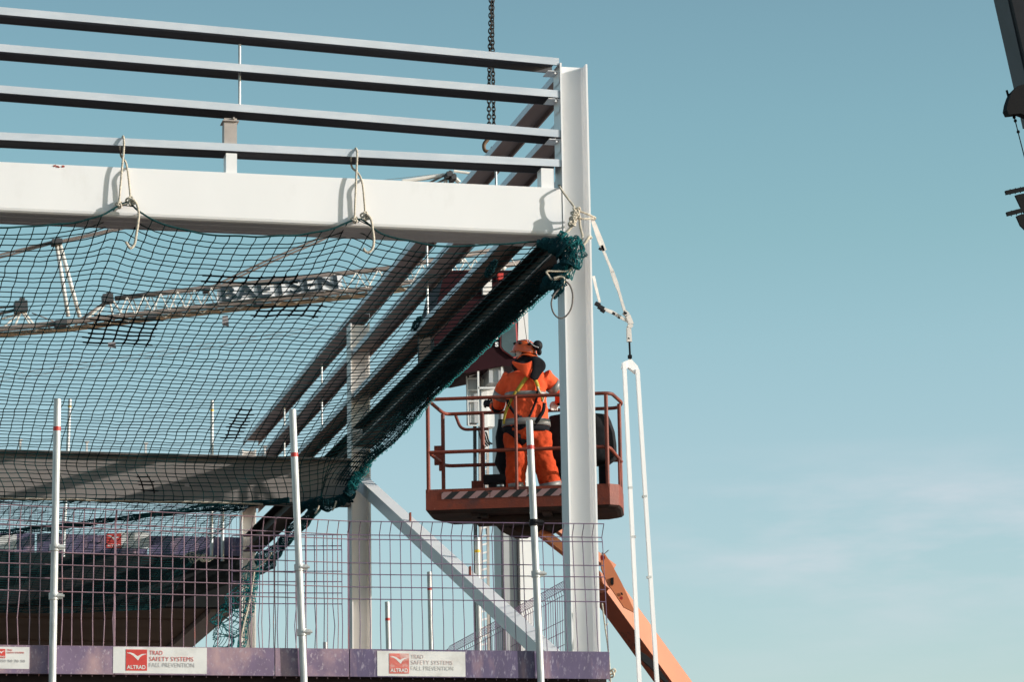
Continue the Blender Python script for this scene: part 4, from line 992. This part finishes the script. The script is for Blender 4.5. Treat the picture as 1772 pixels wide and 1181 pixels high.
# front knuckle plate at the end of the boom
def pl(pts, Y, t): b.plate([PY(x, y, Y) for x, y in pts], t, (0, 1, 0))
kp = [(1040, 962), (1046, 958), (1058, 976), (1076, 1010), (1092, 1045), (1100, 1062), (1080, 1052), (1060, 1022), (1052, 1012), (1041, 985)]
b = MB(); b.plate([PY(x, y, 34.62) for x, y in kp], .03, (0, 1, 0)); kn = b.build('knuckle_plate', 'orange', lift)
b = MB(); b.plate([PY(x, y, 34.60) for x, y in ((1057, 1001), (1062, 1000), (1062, 1012), (1059, 1015), (1057, 1008))], .01, (0, 1, 0)); b.plate([PY(x, y, 34.60) for x, y in ((1074, 1026), (1077, 1027), (1078, 1031), (1075, 1030))], .01, (0, 1, 0)); b.build('hole', 'sil', kn)
b = MB(); b.tube([PY(1043, 966, 34.6), PY(1043, 966, 34.5)], .03, 10); b.tube([PY(1075, 1036, 34.6), PY(1075, 1036, 34.55)], .02, 10); b.build('pin', 'red', kn, smooth='auto')
b = MB(); b.tube([PY(1043, 957, 34.55), PY(1041.5, 970, 34.55)], .012, 8); b.tube([PY(1045, 960, 34.55), PY(1053, 953, 34.5)], .006, 6); b.build('cotter', 'tube', kn)
b = MB(); b.plate([PY(x, y, 34.7) for x, y in ((1105, 1126), (1118, 1134), (1134, 1148), (1160, 1185), (1150, 1181), (1132, 1162), (1112, 1143))], .05, (0, 1, 0)); b.build('cable_tray', 'black', lift)
# control console under a black cover
def blob_rings(cx_, cy_, prof, n=20, seed=0, amp=.03):
    rings = []
    for z, rx, ry, ox in prof:
        ring = []
        for j in range(n):
            a = 2 * pi * j / n; k_ = 1 + amp * 6 * nz(cos(a) * 1.3 + seed, sin(a) * 1.3, z * 3)
            sx_ = abs(cos(a)) ** .6 * (1 if cos(a) > 0 else -1); sy_ = abs(sin(a)) ** .6 * (1 if sin(a) > 0 else -1)
            ring.append(bp(cx_ + ox + rx * sx_ * k_, cy_ + ry * sy_ * k_, z))
        rings.append(ring)
    return rings
b = MB(); b.loft(blob_rings(1.70, .70, [(.58, .33, .15, -.02), (.64, .39, .18, 0), (.80, .385, .18, .0), (.95, .375, .17, .0), (1.08, .37, .16, -.01), (1.15, .35, .14, -.01), (1.17, .22, .10, -.02), (1.175, .05, .04, -.02)], 26, 2, .025))
b.build('console_cover', 'greycloth', bk, smooth=True)
b = MB(); b.box(bp(1.46, .70, .5), (.26, .2, .75), rotB); b.box(bp(1.95, .70, .35), (.09, .14, .60), rotB); b.box(bp(1.55, .70, .25), (.5, .12, .12), rotB); b.build('console', 'blackcloth', bk)
b = MB(); b.loft(blob_rings(.80, .60, [(.10, .06, .07, .12), (.25, .07, .08, .11), (.45, .075, .08, .08), (.62, .10, .08, .03), (.75, .085, .08, .03), (.92, .075, .07, .01), (1.05, .055, .06, .02), (1.12, .03, .04, .0)], 20, 5, .05))
o = b.build('tool_bag', 'blackcloth', smooth=True); tag(o, 'black bag hanging inside the basket left of the worker', 'bag')
b = MB(); b.box(bp(.73, .55, .42), (.26, .12, .10), rotB); b.box(bp(.70, .55, .34), (.09, .10, .18), rotB); b.tube([bp(.84, .55, .42), bp(.96, .55, .40)], .035, 10); b.box(bp(.77, .55, .28), (.22, .09, .10), rotB)
o = b.build('power_tool', 'black'); tag(o, 'black power tool lying low in the basket left of the worker', 'tool')

# ------------------------------------------------------------------ worker
FP = PY(915, 868, 33.85)
vd = ray(915, 700); YAW = -math.atan2(vd.x, vd.y)
wk = thing('person', 'worker in orange hi-vis clothing and helmet standing in the basket, back to the camera', 'person', tuple(FP), YAW)
WR = Matrix.Rotation(YAW, 3, 'Z')
SC = FP and (F / (FP - EYE).dot(FWD))
def w(px, py, y=0.0): return FP + WR @ V(((px - 915) / SC, y, (868 - py) / SC * 1.02))
def tub(b, pts, rad, n=14, flat=1.0):
    """tapering limb through the points; radius in metres; rings slightly flattened front to back"""
    sp = smooth_path(pts, 6); m = len(sp); rings = []
    for i, p in enumerate(sp):
        t = (sp[min(i + 1, m - 1)] - sp[max(i - 1, 0)]).normalized(); s = t.cross(WR @ V((0, 1, 0))); s = s.normalized() if s.length > 1e-4 else WR @ V((1, 0, 0)); q = s.cross(t)
        r = interp([(k / (len(rad) - 1), (x,)) for k, x in enumerate(rad)], i / (m - 1))[0]
        rings.append([p + s * cos(2 * pi * j / n) * r + q * sin(2 * pi * j / n) * r * flat for j in range(n)])
    b.loft(rings); return sp
def soft(o, vox=.014, disp=.018, sc=.09, sub=True):
    for p in o.data.polygons: p.use_smooth = True
    r = o.modifiers.new('remesh', 'REMESH'); r.mode = 'VOXEL'; r.voxel_size = vox; r.use_smooth_shade = True
    s = o.modifiers.new('smooth', 'SMOOTH'); s.factor = .6; s.iterations = 6
    if disp:
        tx = bpy.data.textures.new(o.name + '_folds', 'CLOUDS'); tx.noise_scale = sc; tx.noise_depth = 2
        d = o.modifiers.new('folds', 'DISPLACE'); d.texture = tx; d.strength = disp; d.mid_level = .5; d.texture_coords = 'LOCAL'
    return o
# body (continuous)
b = MB()
tub(b, [w(914, 760), w(913, 735), w(913, 700), w(915, 665), w(917, 648), w(916, 640)], [.155, .14, .16, .19, .15, .07], flat=.66)
tub(b, [w(918, 655), w(914, 632, .02), w(911, 612, .04), w(911, 597, .04)], [.065, .062, .09, .07])
b.ball(w(911, 611, .045), (.083, .098, .115), 16, 12)
tub(b, [w(898, 760), w(893, 805, -.02), w(892, 845, .02), w(892, 862, .03)], [.10, .075, .055, .05])
tub(b, [w(930, 760), w(939, 805, -.02), w(950, 845, .02), w(952, 862, .03)], [.10, .075, .055, .05])
la = [w(886, 656, .02), w(872, 675, .10), w(864, 693, .18), w(856, 690, .32), w(848, 684, .42)]
ra = [w(945, 656, .02), w(960, 672, .08), w(976, 684, .15), w(974, 689, .26), w(967, 690, .36)]
tub(b, la, [.055, .045, .04, .035, .03]); tub(b, ra, [.055, .045, .04, .035, .03])
# face, turned to the left: nose, brow, chin, ear
fd = WR @ V((-.86, .5, 0)); fs = WR @ V((.5, .86, 0)); hc = w(911, 611, .045)
b.ball(hc + fd * .095 - uz * .012, (.016, .016, .024), 8, 6); b.ball(hc + fd * .078 - uz * .082, (.03, .03, .025), 8, 6); b.ball(hc + fd * .085 + uz * .02, (.02, .035, .012), 8, 6)
b.ball(hc - fs * .085 - uz * .005 + fd * .0, (.018, .012, .03), 8, 6)
body = b.build('body', 'skin', wk); soft(body, .011, 0)
for sgn in (-1, 1):
    b = MB(); b.ball(hc + fd * .088 + fs * sgn * .03 + uz * .0, .011, 8, 6); b.build('eye', 'hair', body, smooth=True)
b = MB(); b.ball(hc + fd * .092 - uz * .05, (.014, .022, .006), 8, 6); b.build('mouth', mat('lips', (.35, .12, .1), .5), body, smooth=True)
b = MB(); b.ball(hc - fd * .022 - uz * .02, (.09, .097, .112), 14, 10); b.build('hair', 'blackcloth', wk, smooth=True)
b = MB(); tub(b, [w(900, 640), w(907, 631, .02), w(915, 626, .03)], [.10, .095, .09]); tub(b, [w(912, 640), w(906, 625, .05), w(902, 620, .08)], [.08, .085, .06]); tub(b, [w(925, 645), w(925, 625), w(922, 615)], [.09, .08, .075]); soft(b.build('neck_scarf', 'blackcloth', wk), .012, .006)
# jacket
b = MB()
tub(b, [w(913, 741), w(913, 728), w(914, 705), w(913, 680), w(915, 662), w(917, 648), w(917, 640)], [.272, .262, .238, .232, .238, .205, .11], n=22, flat=.62)
tub(b, [w(889, 653, .0), w(876, 668, .05), w(868, 684, .12), w(865, 697, .18)], [.105, .092, .08, .068]); tub(b, [w(865, 695, .16), w(860, 697, .26), w(855, 692, .33)], [.07, .06, .05])
tub(b, [w(944, 652, .0), w(957, 663, .05), w(968, 672, .10), w(975, 680, .16)], [.105, .092, .08, .068]); tub(b, [w(974, 679, .14), w(973, 686, .24), w(970, 690, .30)], [.07, .06, .05])
jk = b.build('jacket', 'hivis', wk); soft(jk, .013, .030, .10)
# reflective bands and belts laid round the jacket
def band(pts, rad, m, name='reflective_band', flat=.62, n=30, par=jk, off=.006):
    b = MB(); sp = [V(p) for p in pts]; m_ = len(sp); rings = []
    for i, p in enumerate(sp):
        t = (sp[min(i + 1, m_ - 1)] - sp[max(i - 1, 0)]).normalized(); s = t.cross(WR @ V((0, 1, 0))).normalized(); q = s.cross(t)
        r = rad[i] + off; rings.append([p + s * cos(2 * pi * j / n) * r + q * sin(2 * pi * j / n) * (r * flat + off) for j in range(n)])
    rings = [[p - (p - sp[0]).normalized() * .012 for p in rings[0]]] + rings + [[p - (p - sp[-1]).normalized() * .012 for p in rings[-1]]]
    b.loft(rings, cap=False); return b.build(name, m, par, smooth=True)
band([w(913, 739.5), w(913, 728)], [.272, .266], 'tape'); band([w(913.5, 688), w(913.5, 681)], [.238, .238], 'tape')
band([w(871.5, 676.5, .085), w(866.5, 686, .125)], [.087, .080], 'tape', flat=1.0); band([w(958, 664.5, .055), w(966, 671.5, .095)], [.091, .083], 'tape', flat=1.0)
band([w(913, 750), w(913, 740)], [.252, .26], 'blackcloth', 'waist_belt')
# hood lying on the back: orange half and a black scarf hanging down
def ondback(px, py, k=0.0):
    """point on the back surface of the jacket"""
    return w(px, py, -.155 - k + .9 * ((px - 914) / SC) ** 2)
b = MB(); hood = [[(889, 629), (899, 634), (910, 637), (921, 634), (927, 628)], [(889, 634), (901, 641), (911, 642), (920, 640), (927, 636)], [(897, 642), (905, 648), (912, 649), (919, 648), (925, 645)], [(906, 650), (911, 655), (914, 656), (918, 655), (922, 652)], [(914, 658), (916, 660), (917, 661), (918, 660), (919, 658)]]
def sheet(b, rows, off, t=.012):
    vs = []; R_ = len(rows); C_ = len(rows[0])
    for layer in (0, 1):
        for i, r in enumerate(rows):
            for j, (x, y) in enumerate(r):
                k = off(i / (R_ - 1), j / (C_ - 1)); vs.append(ondback(x, y, k - layer * t))
    fs = []
    for l_ in (0, 1):
        o_ = l_ * R_ * C_
        for i in range(R_ - 1):
            for j in range(C_ - 1): fs.append((o_ + i * C_ + j, o_ + i * C_ + j + 1, o_ + (i + 1) * C_ + j + 1, o_ + (i + 1) * C_ + j))
    N_ = R_ * C_; edge = [(0, j) for j in range(C_)] + [(i, C_ - 1) for i in range(1, R_)] + [(R_ - 1, j) for j in range(C_ - 2, -1, -1)] + [(i, 0) for i in range(R_ - 2, 0, -1)]
    for a, c in zip(edge, edge[1:] + edge[:1]):
        ia, ic = a[0] * C_ + a[1], c[0] * C_ + c[1]; fs.append((ia, ic, ic + N_, ia + N_))
    b.add(vs, fs)
def subd(o, l=2):
    s = o.modifiers.new('sub', 'SUBSURF'); s.levels = l; s.render_levels = l
    for p in o.data.polygons: p.use_smooth = True
    return o
sheet(b, hood, lambda i, j: .035 + .04 * (1 - i) + .015 * sin(pi * j), .02); subd(b.build('hood', 'hivis', jk))
b = MB(); scarf = [[(922, 626), (928, 622), (934, 623), (941, 626), (948, 632)], [(925, 633), (930, 631), (936, 632), (944, 635), (950, 640)], [(926, 643), (930, 642), (936, 642), (942, 643), (947, 647)], [(923, 652), (927, 651), (932, 651), (937, 651), (941, 652)], [(919, 659), (923, 660), (928, 661), (933, 661), (937, 659)], [(925, 663), (928, 665), (931, 664), (934, 663), (935, 662)]]
sheet(b, scarf, lambda i, j: .052 + .03 * (1 - i) + .008 * sin(5 * j), .03); sc_ = subd(b.build('scarf', 'blackcloth', wk))
# harness webbing
def web(pts, m, wd=.042, off=.018, par=None):
    b = MB(); pts = smooth_path([V((x, y, 0)) for x, y in pts], 6); L_ = []
    for i, p in enumerate(pts):
        t = (pts[min(i + 1, len(pts) - 1)] - pts[max(i - 1, 0)]).normalized(); n_ = V((-t.y, t.x, 0)) * wd * SC / 2
        L_.append([(p.x - n_.x, p.y - n_.y), (p.x + n_.x, p.y + n_.y)])
    sheet(b, L_, lambda i, j: off, .008); return b.build('harness_strap', m, par or jk, smooth=True)
web([(917, 657), (911, 664), (905, 672), (898, 682)], 'harness'); web([(926, 658), (931, 665), (934, 673), (936, 682)], 'harness'); web([(896, 682), (890, 692), (884, 704), (878, 716), (875, 728), (874, 737)], 'harness', .03)
web([(936, 680), (940, 690), (942, 700)], 'harness', .03); web([(934, 682), (932, 694), (927, 708), (921, 722), (914, 735), (906, 745)], 'blackcloth', .026); web([(881, 695), (884, 705), (892, 718), (900, 727), (905, 736)], 'blackcloth', .034)
web([(945, 702), (943, 716), (936, 728), (928, 740)], 'blackcloth', .040); web([(901, 726), (905, 734), (906, 744)], 'blackcloth', .05)
b = MB(); b.box(w(893, 694, -.17), (.03, .02, .03)); b.box(w(936, 681, -.17), (.03, .02, .03)); b.build('buckle', 'black', jk)
# lanyard rope hanging at the right hip
b = MB(); b.tube(smooth_path([w(934, 676, -.19), w(938, 686, -.2), w(944, 693, -.18), w(942, 702, -.17)], 5), .010, 6); b.build('lanyard', 'rope', jk, smooth=True)
# trousers
b = MB()
tub(b, [w(913, 742), w(913, 752), w(913, 764)], [.235, .245, .22], n=20, flat=.68)
tub(b, [w(896, 752), w(895, 775), w(895, 800, -.03), w(893, 825, .01), w(894, 850, .04)], [.155, .140, .118, .118, .108], flat=.95); tub(b, [w(934, 752), w(937, 775), w(942, 800, -.03), w(950, 825, .01), w(955, 850, .04)], [.150, .138, .122, .128, .120], flat=.95)
tr = b.build('trousers', 'hivis2', wk); soft(tr, .013, .045, .10)
b = MB(); 
band([w(893.5, 836, .03), w(894, 845, .038)], [.108, .105], 'tape', flat=1.0, par=tr, off=.004); band([w(952.5, 836, .03), w(954, 845, .038)], [.118, .115], 'tape', flat=1.0, par=tr, off=.010)
band([w(892, 763), w(902, 752)], [.142, .142], 'blackcloth', 'leg_strap', flat=.95, n=28, par=tr, off=.010)
# boots
for x in (891, 954):
    b = MB(); tub(b, [w(x, 846, .04), w(x, 858, .05), w(x, 864, .07)], [.062, .058, .055]); tub(b, [w(x, 863, -.02), w(x, 862, .08), w(x - 1, 864, .20)], [.045, .055, .045], flat=.8)
    o = b.build('boot', 'blackcloth', wk); soft(o, .012, 0)
# gloved hands: palm, four fingers and a thumb closed on the console rail
def hand(c, d, side, m='black'):
    """c wrist, d direction of the palm, side = thumb direction"""
    d = d.normalized(); side = side.normalized(); dn = d.cross(side).normalized()
    if dn.z > 0: dn = -dn
    b = MB()
    def chn(pts, rad):
        sp = smooth_path(pts, 4); b.tube(sp, [interp([(k / (len(rad) - 1), (x,)) for k, x in enumerate(rad)], i / (len(sp) - 1))[0] for i in range(len(sp))], 8)
    rings = []
    for s, wd, th in ((-.02, .030, .026), (.02, .036, .022), (.055, .044, .020), (.095, .045, .018)):
        rings.append([c + d * s + side * cos(2 * pi * j / 12) * wd + dn * sin(2 * pi * j / 12) * th for j in range(12)])
    b.loft(rings)
    for k, (o_, ln) in enumerate(((.032, .070), (.011, .080), (-.011, .074), (-.032, .058))):
        r0 = c + d * .085 + side * o_
        chn([r0, r0 + d * ln * .42 + dn * .006, r0 + d * ln * .66 + dn * .032, r0 + d * ln * .45 + dn * .058], [.0125, .0115, .0105, .009])
    r0 = c + d * .03 + side * .034; chn([r0, r0 + side * .028 + d * .02, r0 + side * .032 + d * .048 + dn * .02, r0 + side * .02 + d * .066 + dn * .036], [.014, .013, .012, .010])
    o = b.build('glove', m, wk); 
    r = o.modifiers.new('remesh', 'REMESH'); r.mode = 'VOXEL'; r.voxel_size = .0045; r.use_smooth_shade = True
    s = o.modifiers.new('smooth', 'SMOOTH'); s.factor = .5; s.iterations = 3
    return o
hand(w(857, 690, .34), WR @ V((-.9, .3, .25)), WR @ V((.2, .2, 1)))
hand(w(972, 688, .28), WR @ V((-.5, .8, -.3)), WR @ V((-1, -.2, .1)), 'beige')
b = MB(); tub(b, [w(866, 696, .18), w(861, 697, .26), w(857, 692, .32)], [.078, .068, .06]); soft(b.build('cuff', 'blackcloth', jk), .012, .006)
b = MB(); tub(b, [w(976, 678, .14), w(975, 684, .2), w(972, 690, .28)], [.075, .066, .055]); soft(b.build('cuff', 'blackcloth', jk), .012, .006)
# helmet with ear defenders pushed up and strap
hel = MB(); hh = w(913, 602.5, .04); ft = (fd * cos(.18) + uz * sin(.18)).normalized(); hs = fd.cross(uz).normalized(); hu = hs.cross(ft).normalized()
rings = []
for i in range(9):
    th = (pi / 2) * i / 8 * .998; rr = cos(th); z_ = sin(th)
    rings.append([hh + ft * cos(2 * pi * j / 28) * .150 * rr + hs * sin(2 * pi * j / 28) * .125 * rr + hu * (z_ * .148 - .036) for j in range(28)])
rim = [hh + ft * cos(2 * pi * j / 28) * (.150 + (.035 if cos(2 * pi * j / 28) > .3 else .006)) + hs * sin(2 * pi * j / 28) * .129 + hu * (-.046 - .02 * max(0, -cos(2 * pi * j / 28))) for j in range(28)]
inn = [hh + ft * cos(2 * pi * j / 28) * .140 + hs * sin(2 * pi * j / 28) * .116 + hu * (-.036) for j in range(28)]
hel.loft([inn, rim] + rings, cap=False); hm = hel.build('helmet', 'helmet', wk, smooth=True)
b = MB()
for sgn in (-1, 1): b.tube(smooth_path([hh + ft * (.09) + hs * sgn * .05 + hu * .075, hh + ft * .0 + hs * sgn * .055 + hu * .092, hh - ft * .09 + hs * sgn * .05 + hu * .073], 5), .008, 6)
for a in (-.5, .5, 2.4, -2.4, 3.1, 1.5, -1.5, 1.0): b.ball(hh + ft * cos(a) * .125 + hs * sin(a) * .105 + hu * .05, (.024, .022, .016), 8, 6)
b.build('vent', 'black', hm)
b = MB(); e1 = w(935.5, 600, -.06); b.ball(e1, (.058, .05, .062), 14, 10); b.ball(w(938, 611, -.06), (.030, .035, .042), 10, 8); b.tube(smooth_path([w(920, 594, -.1), w(926, 600, -.11), w(935, 606, -.1), w(939, 601, -.09)], 5), .006, 6)
b.build('ear_defender', 'black', hm, smooth=True)
b = MB(); b.tube(smooth_path([w(917, 592, -.10), w(920, 596, -.105), w(922, 590, -.1)], 5), .0045, 6); b.tube(smooth_path([w(923, 596, -.11), w(929, 602, -.115), w(937, 605, -.11)], 5), .005, 6); b.build('clip', 'tube', hm, smooth=True)
b = MB(); tub(b, [w(899, 622, -.04), w(908, 616, -.08), w(920, 617, -.09), w(934, 621, -.07)], [.006, .009, .014, .018]); b.build('strap', 'helmet', hm, smooth=True)

# ------------------------------------------------------------------ sky and sun
EL, AZ = 16.5, 114.0
wd = bpy.data.worlds.new('World'); scn.world = wd; wd.use_nodes = True
nt = wd.node_tree; N = nt.nodes; L = nt.links; bg = N['Background']; bg.inputs['Strength'].default_value = .10
sky = N.new('ShaderNodeTexSky'); sky.sky_type = 'NISHITA'; sky.sun_disc = False
sky.sun_elevation = radians(EL); sky.sun_rotation = radians(AZ); sky.air_density = 1.0; sky.dust_density = 1.0; sky.ozone_density = 1.0
tc = N.new('ShaderNodeTexCoord'); sp = N.new('ShaderNodeSeparateXYZ'); L.new(tc.outputs['Generated'], sp.inputs[0])
rp = N.new('ShaderNodeValToRGB'); L.new(sp.outputs['Z'], rp.inputs['Fac'])
SKYMUL = [(0.0, (1.60, 1.58, 1.55)), (.1058, (1.66, 1.75, 1.76)), (.1729, (1.80, 1.89, 1.76)), (.2109, (1.73, 1.94, 1.72)), (.2449, (1.58, 1.90, 1.61)), (.2804, (1.51, 1.85, 1.58)), (.3118, (1.44, 1.75, 1.51)), (.42, (1.1, 1.28, 1.2)), (1.0, (.75, .85, .85))]
el = rp.color_ramp.elements; 
for i, (p, c) in enumerate(SKYMUL):
    e = el[i] if i < 2 else el.new(p)
    e.position = p; e.color = (*c, 1)
mu = N.new('ShaderNodeMixRGB'); mu.blend_type = 'MULTIPLY'; mu.inputs['Fac'].default_value = 1
L.new(sky.outputs[0], mu.inputs['Color1']); L.new(rp.outputs['Color'], mu.inputs['Color2'])
sc2 = N.new('ShaderNodeVectorMath'); sc2.operation = 'SCALE'; sc2.inputs['Scale'].default_value = 1.0; L.new(mu.outputs[0], sc2.inputs[0])
# thin streaky cloud low in the sky
mp = N.new('ShaderNodeMapping'); L.new(tc.outputs['Generated'], mp.inputs['Vector']); mp.inputs['Scale'].default_value = (9, 9, 40); mp.inputs['Location'].default_value = (.35, 0, .2)
cn = N.new('ShaderNodeTexNoise'); cn.inputs['Scale'].default_value = 1.6; cn.inputs['Detail'].default_value = 9; cn.inputs['Roughness'].default_value = .55; L.new(mp.outputs[0], cn.inputs['Vector'])
cr = N.new('ShaderNodeValToRGB'); cr.color_ramp.elements[0].position = .40; cr.color_ramp.elements[1].position = .72; L.new(cn.outputs['Fac'], cr.inputs['Fac'])
zr = N.new('ShaderNodeValToRGB'); L.new(sp.outputs['Z'], zr.inputs['Fac']); e_ = zr.color_ramp.elements; e_[0].position = .08; e_[0].color = (.05, .05, .05, 1); e_[1].position = .125; e_[1].color = (.4, .4, .4, 1)
for p_, c_ in ((.14, 1.0), (.158, .9), (.180, 0.0)): q_ = e_.new(p_); q_.color = (c_, c_, c_, 1)
xr_ = N.new('ShaderNodeMapRange'); xr_.inputs['From Min'].default_value = .25; xr_.inputs['From Max'].default_value = .33; L.new(sp.outputs['X'], xr_.inputs['Value'])
m1 = N.new('ShaderNodeMath'); m1.operation = 'MULTIPLY'; L.new(cr.outputs['Color'], m1.inputs[0]); L.new(zr.outputs[0], m1.inputs[1])
m2 = N.new('ShaderNodeMath'); m2.operation = 'MULTIPLY'; L.new(m1.outputs[0], m2.inputs[0]); L.new(xr_.outputs[0], m2.inputs[1])
m3 = N.new('ShaderNodeMath'); m3.operation = 'MULTIPLY'; m3.inputs[1].default_value = .7; L.new(m2.outputs[0], m3.inputs[0])
cm = N.new('ShaderNodeMixRGB'); L.new(m3.outputs[0], cm.inputs['Fac']); L.new(sc2.outputs[0], cm.inputs['Color1']); cm.inputs['Color2'].default_value = (7.3, 7.4, 8.0, 1)
L.new(cm.outputs[0], bg.inputs['Color'])
sd = bpy.data.lights.new('sun', 'SUN'); so_ = bpy.data.objects.new('sun', sd); COL.objects.link(so_)
sd.energy = 5.0; sd.angle = radians(.53); sd.color = (1.0, .955, .90)
ts = V((sin(radians(AZ)) * cos(radians(EL)), cos(radians(AZ)) * cos(radians(EL)), sin(radians(EL))))
so_.rotation_euler = ts.to_track_quat('Z', 'Y').to_euler(); so_.location = (30, -20, 30)
scn.view_settings.view_transform = 'Standard'; scn.view_settings.look = 'None'; scn.view_settings.exposure = 0; scn.view_settings.gamma = 1
scn.render.film_transparent = False
